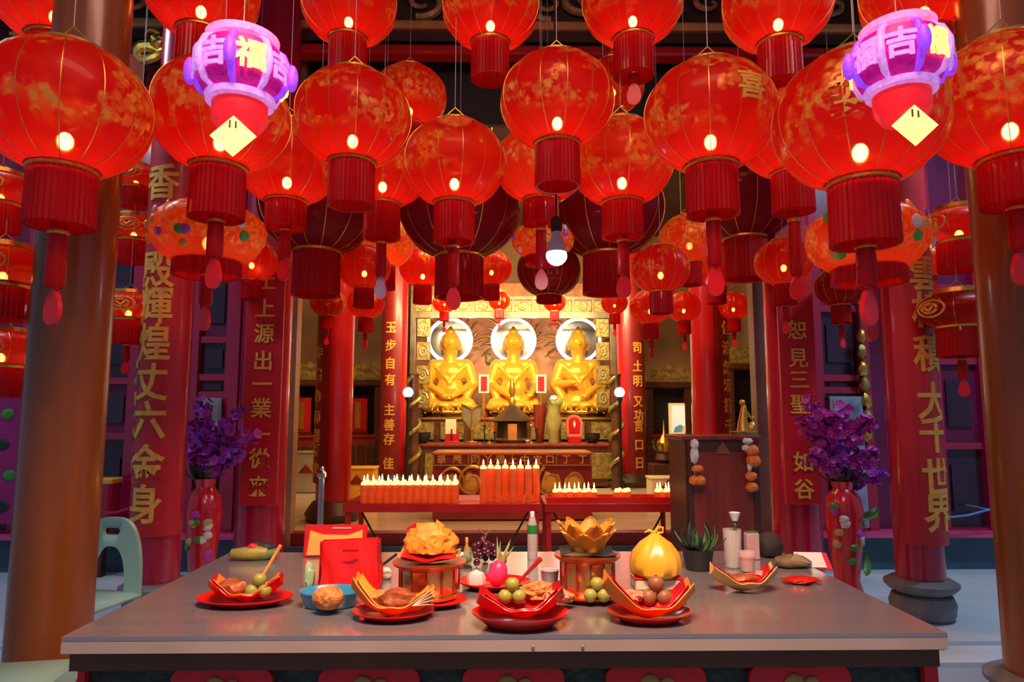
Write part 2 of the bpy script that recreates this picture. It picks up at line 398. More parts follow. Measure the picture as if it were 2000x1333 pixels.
facade('right', zx(1494), 7.7, [(zx(1494), zx(1512), 1), (zx(1594), zx(1612), 1), (zx(1686), zx(1704), 1), (zx(1826), zx(1842), 1), (zx(1918), zx(1952), 1), (zx(2010), zx(2030), 1)],
       [(zx(1612), zx(1686), [zz(1040), zz(762), zz(738), zz(602), zz(470)]), (zx(1842), zx(1918), [zz(1040), zz(872), zz(705), zz(560)]), (zx(1952), zx(2010), [zz(1040), zz(800), zz(600)])])
# grey conduit pipes on the far bays
for nm, pa, pb, lb in (('conduit', (78, 560), (8, 1045), 'thin grey pipe on the wall left of the brown column'), ('conduit', (1938, 720), (1966, 1040), 'thin grey pipe on the wall beside the right brown column')):
    a = at_y(*pa, YW-.06); b = at_y(*pb, YW-.06)
    x = (a.x+b.x)/2
    M1(MB().tube([(x, YW-.045, b.z), (x, YW-.045, 4.5)], .022, 8), nm, mat('grey_pipe', (.30, .30, .33), .35, .3, .1, 5), lb, 'pipe')

# ---- beams and carved frieze over the porch
YB = 6.05
def bz(py): return at_y(1000, py, YB).z
CARVE = mat('carved_wood', (.50, .27, .11), .45, .2, .5, 10, .3, 20)
fr = P(MB().box((.2, YB+.06, bz(-60)+.0), (14.6, .10, (bz(-165)-bz(42)))), 'frieze', DWOOD, smooth=False); fr['kind'] = 'structure'
random.seed(3)
for i in range(26):       # carved scrolls, each a piece of its own
    x = -4.6+i*.385; pts = []
    s = random.choice((-1, 1)); ph = random.uniform(0, 6)
    for k in range(22):
        t = k/21; a = ph+t*7.5*s; r = .19*(1-t*.8)
        pts.append((x+r*math.cos(a)*1.1, YB-.02-.03*math.sin(t*3), bz(12)+.03*math.sin(i*1.9)+r*math.sin(a)*.75))
    P(MB().tube(pts, [.042*(1-.6*k/21) for k in range(22)], 6), 'scroll', CARVE, fr)
GBEAM = mat('gold_brown_beam', (.62, .30, .09), .4, .1, .2, 5)
ST(MB().box((.2, YB, (bz(48)+bz(64))/2), (14.6, .16, bz(48)-bz(64)), bev=.02), 'beam_gilt', GBEAM)
ST(MB().box((.2, YB+.05, (bz(64)+bz(84))/2), (14.6, .14, bz(64)-bz(84))), 'beam_dark', DWOOD)
ST(MB().box((.2, YB+.02, (bz(94)+bz(112))/2), (14.6, .18, bz(94)-bz(112)), bev=.02), 'beam_red', RED)
ST(MB().box((.2, YB+.30, 4.6), (14.6, .06, .9)), 'wall_upper_void', BLACK)  # black sheet standing in for the unlit upper part of the hall
pl = T('plaque', 'dark maroon plaque with gilt strokes at the far top left', 'plaque', at_y(15, 78, 5.6))
P(MB().box((0, 0, 0), (.42, .05, .62), bev=.02), 'board', mat('maroon_board', (.06, .006, .012), .4), pl)
for k, z in enumerate((.2, .04, -.12)):
    P(MB().box((.10, -.03, z), (.13, .02, .025)), 'stroke', GOLDP, pl); P(MB().box((.12, -.03, z-.05), (.025, .02, .09)), 'stroke', GOLDP, pl)
P(MB().tube([(0, 0, .3), (0, .3, .5)], .012, 5), 'bracket', DWOOD, pl)

# ================================================================== COLUMNS
TOPZ = 5.62
def shaft(parent, r, z0, z1, m): return P(MB().lathe([(r, z0), (r, z1)], 40), 'shaft', m, parent)
def column(name, label, px, py, Y, r, m, z0=0, ped=None):
    x = at_y(px, py, Y).x
    t = T(name, label, 'column', (x, Y, 0)); shaft(t, r, z0+(.26 if ped else 0), TOPZ if Y < 6.4 else 5.68, m)
    if ped:
        P(MB().lathe([(r*1.1, z0), (r*1.28, z0+.03), (r*1.34, z0+.10), (r*1.22, z0+.15), (r*1.02, z0+.165), (r*1.30, z0+.185), (r*1.50, z0+.215), (r*1.50, z0+.235), (r*1.2, z0+.262)], 40), 'pedestal', STONE, t)
    return t
column('brown_column', 'glossy brown round column at the left, in front of the mint chair', 135, 700, 3.15, .165, BROWNC, -.05, ped=True)
column('brown_column', 'glossy brown round column cut off by the right edge', 1997, 700, 3.15, .165, BROWNC, -.05, ped=True)

def couplet(t, chars, rb, phi, zt, zb, size, half=1.35, mcol=BOARD):
    b = P(MB().lathe([(rb, zb), (rb, zt), (rb-.02, zt), (rb-.02, zb), (rb, zb)], 28, cap=False, a0=-math.pi/2+phi-half, a1=-math.pi/2+phi+half), 'couplet_board', mcol, t, label='red curved board with gold characters')
    for ch, z, sz in chars:
        P(char_wrap(ch, sz, rb, phi, .019, .92), 'character', GOLDP, b, loc=(0, 0, z))
    return b
def colz(py, px, Y): return at_y(px, py, Y).z
YC = 4.75
c = column('couplet_column', 'crimson column with big gold characters left of the doorway', 311, 1000, YC, .148, MAG, 0, ped=True)
yf = YC-.17
couplet(c, [(ch, colz(py, 310, yf), .265) for ch, py in (('香', 355), ('殿', 527), ('輝', 597), ('煌', 668), ('丈', 746), ('六', 820), ('金', 905), ('身', 985))],   .178, -.14, colz(250, 310, yf), colz(1050, 310, yf), .24)
c = column('couplet_column', 'crimson column with big gold characters standing on a stone drum at right', 1790, 1000, YC, .152, MAG, 0, ped=True)
couplet(c, [(ch, colz(py, 1790, yf), .265) for ch, py in (('雲', 535), ('棉', 605), ('積', 690), ('大', 783), ('千', 848), ('世', 930), ('界', 1003))], .182, .34, colz(250, 1790, yf), colz(1068, 1790, yf), .24)

def door_col(label, px, chars, bx, by0, by1, Y=5.85):
    t = column('door_column', label, px, 1000, Y, .20, MAG, 0)
    x = t.location.x; yb = Y-.235
    bxw = at_y(bx, 900, yb).x-x; zt = colz(by0, bx, yb); zb = colz(by1, bx, yb)
    b = P(MB().box((bxw, yb-Y, (zt+zb)/2), (.30, .03, zt-zb), bev=.006), 'couplet_board', BOARD, t, smooth=False)
    for ch, py, sz in chars: P(char_flat(ch, sz, .014, depth=.006), 'character', GOLDP, b, loc=(bxw, yb-Y-.02, colz(py, bx, yb)))
door_col('crimson door column with a narrow gold-lettered board behind the left red vase', 508,
         [(c, p, .17) for c, p in zip('土上源出一業一從来', (548, 602, 652, 705, 750, 797, 848, 895, 950))], 508, 420, 988)
door_col('crimson door column with a narrow gold-lettered board behind the right purple flowers', 1556,
         [(c, p, .17) for c, p in zip('恕見三聖如谷', (645, 700, 742, 790, 902, 955))], 1566, 440, 986)
def hall_col(label, px, Y, r, chars, phi, pys, sz, zb, bcol):
    t = column('hall_column', label, px, 800, Y, r, RED, HZ)
    P(MB().lathe([(r*1.5, HZ), (r*1.6, HZ+.08), (r*1.3, HZ+.18), (r*1.15, HZ+.22)], 28), 'pedestal', DWOOD, t)
    couplet(t, [(ch, colz(p, px, Y-r), sz) for ch, p in zip(chars, pys)], r+.035, phi, 4.2, colz(zb, px, Y-r), sz, .75, bcol)
DBOARD = mat('dark_red_board', (.24, .012, .012), .4, 0, .2, 3, coat=.2)
hall_col('red hall column with gold script left of the candle table', 655, 8.4, .205, '寺宿命師器軒求', -.85, (690, 732, 775, 815, 852, 880, 918), .17, 945, DBOARD)
hall_col('red hall column with gold script above the brown cabinet', 1387, 8.4, .215, '行佳浪網宏撥千', .75, (600, 640, 680, 718, 752, 792, 832), .18, 960, DBOARD)
hall_col('dark red rear column with gold script left of the gold statues', 768, 12.4, .235, '玉步自有主善存佳', -.1, (640, 675, 710, 742, 800, 830, 858, 905), .22, 930, DBOARD)
hall_col('dark red rear column with gold script right of the gold statues', 1232, 12.4, .235, '司土明又功言口日', .35, (680, 715, 745, 785, 812, 832, 870, 905), .22, 935, DBOARD)

# ================================================================== LANTERNS (unit size: radius 1, scaled by the Empty)
def globe_prof(flat=.86, neck=.40, n=20):
    a1 = math.acos(neck**(1/.95)); pr = []
    for i in range(n+1):
        a = -a1+2*a1*i/n; pr.append((math.cos(a)**.95, flat*math.sin(a)))
    return pr
def mesh_body(pr, m, name): return MB().lathe(pr, 48, cap=False).mesh(name, m)
def mesh_ribs(pr, n, r=.007):
    mb = MB()
    for k in range(n):
        a = 2*math.pi*(k+.5)/n
        mb.tube([((q+.008)*math.cos(a), (q+.008)*math.sin(a), z) for q, z in pr], r, 4)
    return mb.mesh('rib_wires', GOLD)
def mesh_fringe(r, z0, z1, n=36):
    return MB().lathe([(r*.9, z0+.04), (r, z0), (r*1.01, (z0+z1)/2), (r*1.03, z1), (r*.9, z1+.01), (r*.86, z0)], n*2, cap=False,
                      mod=lambda a, z: 1+.022*math.cos(a*n)).mesh('fringe', REDFR)
GP = globe_prof(); NZ = GP[-1][1]
G = dict(body=mesh_body(GP, LSH, 'body'), body2=mesh_body(GP, LSH2, 'body'), glit=mesh_body(GP, LGL, 'body'), dark=mesh_body(GP, LDK, 'body'),
         ribs=mesh_ribs(GP, 14), fringe=mesh_fringe(.385, -NZ-.02, -NZ-.78),
         cap=MB().lathe([(.41, NZ-.03), (.42, NZ+.03), (.36, NZ+.05), (.30, NZ+.03)], 32, cap=False).mesh('top_cap', GOLD),
         rim=MB().lathe([(.41, -NZ+.03), (.415, -NZ-.03), (.37, -NZ-.05)], 32, cap=False).mesh('bottom_rim', GOLD),
         bulb=MB().ell((0, 0, -.40), (.085, .085, .11), 10, 6).mesh('bulb', BULB),
         bulbs=MB().ell((0, 0, -.22), (.10, .10, .12), 10, 6).mesh('bulb', BULBS),
         tass=MB().lathe([(.02, 0), (.10, -.02), (.115, -.30), (.12, -.62), (.10, -.66)], 16).mesh('tassel', REDFR),
         band=MB().lathe([(.117, -.10), (.125, -.12), (.120, -.14)], 16, cap=False).add(*[[], []]).mesh('tassel_band', GOLD))
def drop_mesh(name, m):      # teardrop tag with a little knob
    n = 24; pts = []
    for i in range(n):
        a = 2*math.pi*i/n; r = .17*(1-.0*math.sin(a)); x = math.sin(a)*.17*(1-.42*(1+math.cos(a))/2)
        z = math.cos(a)*.23
        pts.append((x, z))
    mb = MB().prism(pts, -.03, .03); mb.lathe([(.03, .22), (.05, .26), (.03, .30)], 8)
    return mb.mesh(name, m)
DROP = {k: drop_mesh('tag', m) for k, m in (('r', TAGR), ('p', TAGP), ('w', PALEP))}
FP = globe_prof(.50, .55)
FNZ = FP[-1][1]
GF = dict(body=mesh_body(FP, LSH2, 'body'), ribs=mesh_ribs(FP, 10), fringe=mesh_fringe(.56, -FNZ-.03, -FNZ-.85),
          rim=MB().lathe([(.55, -FNZ+.05), (.60, -FNZ-.02), (.58, -FNZ-.08)], 36, cap=False).mesh('bottom_rim', GOLD),
          cap=MB().lathe([(.55, FNZ-.05), (.60, FNZ+.02), (.58, FNZ+.14), (.5, FNZ+.15)], 36, cap=False).mesh('top_cap', GOLD))
def medal(k):                 # embossed oval on the flat lantern
    a = -math.pi/2+k*math.pi/2+.25; mb = MB()
    def surf(u, v, off):
        th = a+u*.42; zq = v*.22
        r = math.sqrt(max(.05, 1-(zq/.5)**2))+off
        return (r*math.cos(th), r*math.sin(th), zq)
    ring = [surf(math.cos(q*.3141)*1, math.sin(q*.3141)*1, .015) for q in range(20)]
    mb.tube(ring, .03, 5, closed=True)
    for q in range(5):
        mb.tube([surf(.55*math.cos(q*1.256+s*.35), .55*math.sin(q*1.256+s*.35), .015) for s in range(4)], .035, 5)
    mb.tube([surf(-.3, .1, .02), surf(0, -.3, .02), surf(.3, .2, .02)], .04, 5)
    return mb.mesh('medallion', GOLDP)
GF['med'] = [medal(k) for k in range(4)]
# sequined bowl lantern
JP = [(.42, .50), (.70, .40), (.92, .22), (1.0, 0), (.96, -.22), (.82, -.42), (.60, -.58), (.42, -.64)]
JB = MB().lathe(JP, 48, cap=False, mod=lambda a, z: 1+.03*math.sin(a*12)).mesh('body', LGL)
SEQ = {k: MB().lathe([(.001, .03), (.05, .03), (.075, .012), (.08, 0)], 12).mesh('sequin', m) for k, m in
       (('g', mat('green_sequin', (.10, .55, .07), .25, 0, .1, 5)), ('y', mat('yellow_sequin', (1, .55, .05), .25, 0, .1, 5)), ('w', mat('white_sequin', (.9, .85, .85), .2, 0, .05, 5)), ('v', mat('violet_sequin', (.45, .10, .8), .25, 0, .1, 5)))}

LAN = {}
def cord(t, z0, zt, R, x=0):
    P(MB().tube([(0, 0, z0), (0, 0, max(z0+.3, zt))], .007, 5), 'hanging_cord', CORD, t)
def lantern(key, label, px, py, rpx, R=.31, kind='globe', lit=True, tassel=None, tag_='r', fr=1.0, body='body', group='round silk lanterns', char=None, rz=None, cordz=None, tl=1.0):
    p = at_d(px, py, R*F/rpx)
    rz = random.uniform(0, 6.28) if rz is None else rz
    t = T('lantern', label, 'lantern', p, 0, group, R)
    zt = ((cordz or (5.72 if p.y > 6.25 else 5.86))-p.z)/R
    if kind == 'globe':
        P(G[body], 'body', None, t, rot=(0, 0, rz)); P(G['ribs'], 'rib_wires', None, t, rot=(0, 0, rz)); P(G['cap'], 'top_cap', None, t); P(G['rim'], 'bottom_rim', None, t)
        if fr: P(G['fringe'], 'fringe', None, t, sc=(1, 1, 1)) if fr == 1 else P(mesh_fringe(.385, -NZ-.02, -NZ-.02-.76*fr), 'fringe', None, t)
        if lit: P(G['bulb'] if R > .25 else G['bulbs'], 'bulb', None, t)
        P(MB().tube([(-.37, 0, NZ), (0, 0, NZ+.35), (.37, 0, NZ)], .012, 4), 'bail', GOLD, t); cord(t, NZ+.34, zt, R)
        z0 = -NZ-.02-.76*fr
    elif kind == 'flat':
        P(GF['body'], 'body', None, t, rot=(0, 0, rz)); P(GF['ribs'], 'rib_wires', None, t, rot=(0, 0, rz)); P(GF['cap'], 'top_cap', None, t); P(GF['rim'], 'bottom_rim', None, t); P(GF['fringe'], 'fringe', None, t)
        for m_ in GF['med']: P(m_, 'medallion', None, t)
        if lit: P(G['bulbs'], 'bulb', None, t)
        P(MB().tube([(-.5, 0, FNZ), (0, 0, FNZ+.4), (.5, 0, FNZ)], .012, 4), 'bail', GOLD, t); cord(t, FNZ+.38, zt, R)
        z0 = -FNZ-.88
    else:
        b = P(JB, 'body', None, t, rot=(0, 0, rz))
        rnd = random.Random(key)
        for k in range(20):
            a = -math.pi/2+rnd.uniform(-1.3, 1.3); i = rnd.randrange(1, 6); q, z = JP[i]
            nrm = Vector((math.cos(a), math.sin(a), z*1.1)).normalized()
            o = P(SEQ[rnd.choice('ggyyyywv')], 'sequin', None, t, loc=(q*1.02*math.cos(a), q*1.02*math.sin(a), z), sc=rnd.uniform(.9, 1.5)); o.rotation_euler = nrm.to_track_quat('Z', 'Y').to_euler()
        P(MB().lathe([(.42, .5), (.44, .54), (.36, .56)], 32, cap=False), 'top_cap', GOLD, t)
        P(mesh_fringe(.58, -.56, -.84), 'bead_fringe', None, t)
        P(G['bulbs'], 'bulb', None, t); P(MB().tube([(-.4, 0, .5), (0, 0, .9), (.4, 0, .5)], .012, 4), 'bail', GOLD, t); cord(t, .88, zt, R); z0 = -.80
    if tassel:
        z0 += .08
        ts = P(G['tass'], 'tassel', None, t, loc=(0, 0, z0), sc=(1, 1, tl)); P(G['band'], 'tassel_band', None, ts)
        d = P(DROP[tag_], 'tag', None, t, loc=(0, 0, z0-.66*tl-.24)); d.rotation_euler = (0, 0, random.uniform(-.5, .5))
    if char:
        ch, a, zc, sz = char
        b = MB(); vs, fs = glyph(ch, sz, .02, .01, .12); out = []
        for x, y, z in vs:
            zq = zc+y; r = math.cos(math.asin(max(-.99, min(.99, zq/.86))))**.95
            th = -math.pi/2+a+x/max(.3, r); rr = r+.012+z; out.append((rr*math.cos(th), rr*math.sin(th), zq))
        P(MB().add(out, fs), 'character', GOLDP, t)
    LAN[key] = t
    return t
random.seed(11)
# top row, cut by the upper edge
lantern('A1', 'red gold-patterned lantern in the top left corner, cut by the upper edge', 112, -12, 118, tassel=1, tag_='p', tl=.4, fr=.5)
lantern('D1', 'red gold-patterned top-row lantern above the left purple lantern', 395, -18, 108)
lantern('F1', 'red gold-patterned top-row lantern, third from the left edge', 682, 8, 92)
lantern('H1', 'red gold-patterned top-row lantern at the middle of the upper edge', 958, 15, 94)
lantern('I1', 'red gold-patterned top-row lantern just right of the middle', 1235, 5, 97, tassel=1, tl=.3)
lantern('J1', 'red gold-patterned top-row lantern left of the right purple lantern', 1518, 8, 104)
lantern('K1', 'red gold-patterned top-row lantern behind the right purple lantern', 1802, -18, 114)
# nearest row
lantern('B1', 'very large red lantern at left edge hanging before the brown column', 132, 216, 152, tassel=1, tl=1.3, fr=.95)
lantern('E1', 'large red lantern right behind the left purple lantern', 432, 228, 130, tassel=1)
lantern('L1', 'large brightly lit red lantern with the gold character 喜', 1386, 228, 126, tassel=1, tl=1.3, char=('喜', .32, .06, .46))
lantern('M1', 'large red lantern with the gold character 發 below the right purple lantern', 1676, 236, 158, tassel=1, tl=.9, char=('發', -.60, -.08, .46))
lantern('N1', 'very large red lantern at right edge hanging before the brown column', 1968, 198, 148, tassel=1, fr=.8)
# second row, behind
lantern('G1', 'large red lantern right of the left purple lantern, third large one from left', 690, 232, 112, tassel=None)
lantern('U1', 'gold-topped red lantern half hidden below the third top-row lantern', 800, 190, 72)
lantern('V1', 'gold-topped red lantern below the middle top-row lantern', 1088, 198, 110)
lantern('W1', 'small gold-flecked lantern peeking out left of the 喜 lantern', 1196, 168, 62, .24)
lantern('X1', 'red lantern at mid height in the third row, far left of its row', 562, 318, 98, tassel=1, fr=.7)
lantern('X2', 'red lantern at mid height in the third row, second of its row', 748, 330, 89, tassel=1, tag_='w', tl=1.4)
lantern('X3', 'red lantern in the exact middle of the third row', 888, 320, 100, tassel=1, fr=1.0, tl=1.4)
lantern('X4', 'red lantern at mid height right of the exact middle one', 1056, 322, 89, tassel=1, fr=.7, tl=1.6)
lantern('X5', 'red lantern at mid height left of and below the 喜 lantern', 1214, 318, 100, tassel=1, fr=.9, tl=1.2)
lantern('P1', 'dim red lantern half hidden between the 喜 and 發 lanterns', 1543, 262, 100, tassel=1, tl=2.0)
# unlit, their shade put into a darker silk colour
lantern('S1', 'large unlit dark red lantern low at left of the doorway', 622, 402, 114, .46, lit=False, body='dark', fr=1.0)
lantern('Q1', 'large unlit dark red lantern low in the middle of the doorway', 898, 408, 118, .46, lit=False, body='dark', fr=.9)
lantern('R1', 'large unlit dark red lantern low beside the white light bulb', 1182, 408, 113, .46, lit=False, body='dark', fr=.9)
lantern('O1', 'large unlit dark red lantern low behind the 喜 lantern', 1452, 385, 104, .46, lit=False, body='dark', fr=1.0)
# flat lanterns in strings
lantern('C1', 'flat red drum lantern at the left edge, top of its string', 2, 372, 66, .17, 'flat', lit=True, group='flat drum lanterns')
lantern('C2', 'flat red drum lantern at the left edge, middle of its string', 6, 522, 82, .20, 'flat', group='flat drum lanterns', cordz=LAN['C1'].location.z-.17*(FNZ+.7))
lantern('C3', 'flat red drum lantern at the left edge, bottom of its string', 2, 682, 74, .19, 'flat', group='flat drum lanterns', cordz=LAN['C2'].location.z-.2*(FNZ+.7))
lantern('C4', 'flat drum lantern with gold oval behind the right brown column, lower one', 1872, 606, 72, .24, 'flat', group='flat drum lanterns', lit=False, tassel=1)
lantern('C5', 'flat drum lantern with gold oval behind the right brown column, upper one', 1872, 442, 70, .24, 'flat', group='flat drum lanterns')
lantern('C6', 'flat drum lantern with gold oval left of the character column, lower one', 252, 600, 56, .20, 'flat', group='flat drum lanterns', tassel=1)
lantern('C7', 'flat drum lantern left of the character column, upper one', 262, 448, 52, .20, 'flat', group='flat drum lanterns')
lantern('C8', 'flat drum lantern under the left edge lantern, topmost by the character column', 266, 348, 46, .17, 'flat', group='flat drum lanterns')
# sequined bowls
lantern('Z1', 'orange sequined bowl lantern with green dots at left, below the purple lantern', 408, 452, 106, .30, 'jewel', tassel=1, group='sequined bowl lanterns')
lantern('Z2', 'orange sequined bowl lantern with green dots at right, below the 發 lantern', 1692, 462, 112, .27, 'jewel', group='sequined bowl lanterns', tassel=1)
lantern('Z3', 'orange sequined bowl lantern just left of the white light bulb', 1060, 468, 60, .22, 'jewel', group='sequined bowl lanterns')
# small lit lanterns further in
sm = 'small lit lanterns over the hall entrance'
lantern('s1', 'small orange-lit lantern right of the left narrow board', 570, 512, 38, .21, body='body2', group=sm)
lantern('s2', 'small bright lantern lit from its middle, left of the doorway centre', 712, 524, 50, .21, body='body2', group=sm)
lantern('s3', 'small gold-glitter lantern under the doorway left dark lantern', 750, 476, 58, .26, body='glit', group=sm)
lantern('s4', 'small round red lantern over the left gold statue', 826, 522, 46, .26, body='body2', group=sm)
lantern('s5', 'smallest round red lantern over the middle gold statue', 960, 524, 40, .21, body='body2', group=sm)
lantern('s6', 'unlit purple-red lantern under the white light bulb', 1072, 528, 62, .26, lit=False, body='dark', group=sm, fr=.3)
lantern('s7', 'small gold-glitter lantern below the 喜 lantern', 1346, 468, 58, .22, body='glit', group=sm)
lantern('s8', 'small bright orange lantern left of the right hall column', 1290, 526, 56, .19, body='body2', group=sm)
lantern('s9', 'small red lantern in front of the right hall column', 1398, 522, 46, .25, body='body2', group=sm)
lantern('s10', 'small bright lantern over the right narrow board', 1530, 512, 54, .21, body='body2', group=sm, tassel=1)
lantern('s11', 'small red lantern above the left narrow board', 492, 508, 50, .21, body='body2', group=sm)
lantern('s12', 'small red-lit lantern left of the right brown column', 1808, 505, 44, .20, body='body2', group=sm)
for k, (x, y, r, lb) in enumerate(((640, 590, 34, 'left of the left hall column'), (715, 592, 36, 'right of the left hall column'), (868, 590, 24, 'over the left statue'), (975, 588, 22, 'over the middle statue, left'), (1083, 590, 23, 'over the middle statue, right'),
                                   (1200, 592, 26, 'over the right rear column'), (1270, 600, 40, 'right of the right rear column'), (1335, 600, 34, 'before the right hall column'), (1432, 598, 32, 'right of the right hall column'))):
    lantern('h%d' % k, 'tiny red hall lantern with tassel, '+lb, x, y, r, .20, body='body2', lit=k not in (0,), tassel=1, tl=.8, group='tiny hall lanterns')
lantern('t1', 'small red lantern over the right vase of purple flowers', 1640, 560, 46, .19, body='body2', lit=False, tassel=1, group=sm)

# ---- purple palace lanterns
def glow(name, col, e): return mat(name, col, .5, 0, .25, 9, emit=e)
VIO = glow('violet_glow', (.30, .05, .85), .6); LIL = glow('lilac_glow', (.66, .28, .90), .45); MGW = glow('magenta_glow', (.50, .0, .22), .4)
AMB = glow('amber_glow', (1.0, .55, .14), 1.5); PKG = glow('pink_glow', (.90, .26, .60), .6)
def palace(label, px, py, wpx, d, rz):
    p = at_d(px, py, d); R = wpx/2*d/F
    t = T('palace_lantern', label, 'lantern', p, rz, 'purple palace lanterns', R)
    P(MB().lathe([(.58, .56), (.76, .48), (.90, .18), (.90, -.16), (.76, -.46), (.58, -.54)], 36), 'body', MGW, t)
    P(MB().lathe([(.58, .56), (.72, .60), (.74, .74), (.60, .80)], 36), 'top_ring', PKG, t)
    P(MB().lathe([(.30, .78), (.36, .86), (.10, .94)], 24), 'top_cap', AMB, t)
    P(MB().lathe([(.56, -.53), (.70, -.57), (.68, -.70), (.5, -.74)], 36), 'lower_ring', LIL, t)
    for k in range(8):
        a = k*math.pi/4
        P(MB().tube([(.64*math.cos(a), .64*math.sin(a), .56), (.82*math.cos(a), .82*math.sin(a), .42), (.94*math.cos(a), .94*math.sin(a), .12), (.94*math.cos(a), .94*math.sin(a), -.15), (.80*math.cos(a), .80*math.sin(a), -.44), (.64*math.cos(a), .64*math.sin(a), -.54)], [.05, .075, .085, .085, .075, .05], 8), 'rib', LIL if k % 2 else VIO, t)
        am = a+math.pi/8
        vs, fs = glyph('福吉'[k % 2], .62, .03, .02, .12)
        P(MB().add([((.93+z)*math.cos(am+x/.93), (.93+z)*math.sin(am+x/.93), y+.0) for x, y, z in vs], fs), 'character', AMB if k % 3 == 0 else LIL, t)
        M = Matrix.Translation((1.02*math.cos(a), 1.02*math.sin(a), -.05))
        P(MB().ell((0, 0, 0), (.13, .13, .30), 12, 8, M), 'petal', VIO, t) if k % 2 == 0 else None
    P(MB().lathe([(.50, -.66), (.56, -.72), (.54, -1.08), (.40, -1.30)], 32), 'lower_drum', mat('red_glow', (.75, .01, .02), .4, 0, .1, 6, emit=.6), t)
    dm = P(MB().prism([(0, .42), (.46, 0), (0, -.42), (-.46, 0)], -.03, .03), 'diamond_panel', glow('yellow_glow', (1.0, .72, .16), 1.5), t, loc=(0, -.46, -1.58), rot=(0, 0, -rz), smooth=False)
    P(MB().box((-.06, -.04, .24), (.03, .02, .16)).box((.06, -.04, .22), (.03, .02, .14)), 'mark', DWOOD, dm)
    P(MB().tube([(0, 0, .9), (0, 0, (5.85-p.z)/R)], .012, 5), 'hanging_cord', CORD, t)
    P(MB().tube([(0, -.2, -1.2), (0, -.46, -1.16)], .03, 5), 'hook', GOLD, t)
palace('glowing purple palace lantern with a yellow diamond, left one', 472, 142, 186, 2.05, .15)
palace('glowing purple palace lantern with a yellow diamond, right one', 1756, 122, 186, 2.0, -.1)

# LED bulb on its cord
p = at_d(1087, 500, 4.05)
t = T('light_bulb', 'bright white LED bulb hanging among the lanterns', 'light bulb', p)
P(MB().ell((0, 0, 0), (.062, .062, .058), 16, 10), 'globe', mat('led_white', (1, 1, 1), .4, 0, 0, 1, emit=26, ecol=(.75, .88, 1.0)), t)
P(MB().lathe([(.058, .02), (.052, .07), (.030, .11), (.026, .15)], 20), 'heat_sink', mat('pale_grey_plastic', (.45, .55, .62), .4), t)
P(MB().lathe([(.03, .145), (.034, .16), (.034, .22), (.012, .24)], 16), 'socket', BLACK, t)
P(MB().tube([(0, 0, .23), (0, 0, 5.85-p.z)], .006, 5), 'cable', BLACK, t)

# ================================================================== FRONT TABLE
TZ = .80
fl = at_z(120, 1245, TZ); frr = at_z(1849, 1236, TZ); bl = at_z(447, 1080, TZ)
tx0, tx1, ty0, ty1 = fl.x, frr.x, fl.y, bl.y
LZ = -.05
t = T('offering_table', 'long steel-topped offering table in the foreground', 'table', ((tx0+tx1)/2, (ty0+ty1)/2, LZ))
w, dpt = tx1-tx0, ty1-ty0; ZT = TZ-LZ
P(MB().box((0, 0, ZT-.006), (w, dpt, .012)), 'tabletop', STEEL, t, smooth=False)
fe = P(MB().box((0, -dpt/2+.006, ZT-.026), (w, .012, .030)), 'front_edge', STEELE, t, smooth=False)
for px in (1041, 1138): P(MB().lathe([(.004, 0), (.0045, .002), (.003, .004)], 10), 'screw', SILVER, fe, loc=(at_y(px, 1258, ty0).x-t.location.x, -dpt/2-.001, ZT-.030), rot=(R_(90), 0, 0))
for s in (-1, 1): P(MB().box((s*(w/2-.006), 0, ZT-.030), (.012, dpt-.03, .036)), 'side_edge', STEELE, t, smooth=False)
P(MB().box((0, -dpt/2+.05, ZT-.072), (w-.006, .03, .046)), 'apron', APRON, t, smooth=False)
P(MB().box((0, -dpt/2+.09, (ZT-.095)/2+.05), (w-.01, .02, ZT-.195)), 'front_panel', mat('dark_green_lattice', (.018, .035, .028), .5, 0, .6, 40, .4, 60), t, smooth=False)
def roundrect(wd, h, r, n=6):
    pts = []
    for cx, cz, a0 in ((wd/2-r, h/2-r, 0), (-wd/2+r, h/2-r, 90), (-wd/2+r, -h/2+r, 180), (wd/2-r, -h/2+r, 270)):
        for k in range(n+1): a = R_(a0+90*k/n); pts.append((cx+r*math.cos(a), cz+r*math.sin(a)))
    return pts
GF1 = mat('gold_motif', (.62, .30, .06), .45, .1, .2, 10)
for k, (xa, xb) in enumerate(((120, 166), (345, 540), (628, 822), (905, 1100), (1180, 1372), (1455, 1650), (1818, 1865))):
    a = at_y(xa, 1300, ty0+.09).x-t.location.x; b = at_y(xb, 1300, ty0+.09).x-t.location.x
    a = max(a, -w/2+.03); b = min(b, w/2-.03); top = at_y(1000, 1296, ty0+.09).z-LZ; hh = .30
    pn = P(MB().prism(roundrect(b-a, hh, min(.03, (b-a)*.3)), -.012, .006), 'red_panel', mat('painted_red', (.80, .014, .024), .35, 0, .15, 6), t, loc=((a+b)/2, -dpt/2+.072, top-hh/2), smooth=False)
    if b-a > .1:
        for sx, rr in ((-.016, .030), (.030, .024)): P(MB().ell((sx, -.014, hh/2-.055), (rr, .010, rr*1.25), 14, 8), 'gold_petal', GF1, pn)
        P(MB().ell((.008, -.016, hh/2-.09), (.014, .008, .028), 10, 6), 'green_leaf', GREENL, pn)
        P(MB().ell((-.05, -.014, hh/2-.10), (.012, .006, .02), 10, 6), 'gold_petal', GF1, pn); P(MB().ell((.058, -.014, hh/2-.10), (.010, .006, .02), 10, 6), 'gold_petal', GF1, pn)
for sx in (-1, 1):
    for sy in (-1, 1): P(MB().box((sx*(w/2-.06), sy*(dpt/2-.14), (ZT-.05)/2), (.05, .05, ZT-.05)), 'leg', APRON, t, smooth=False)

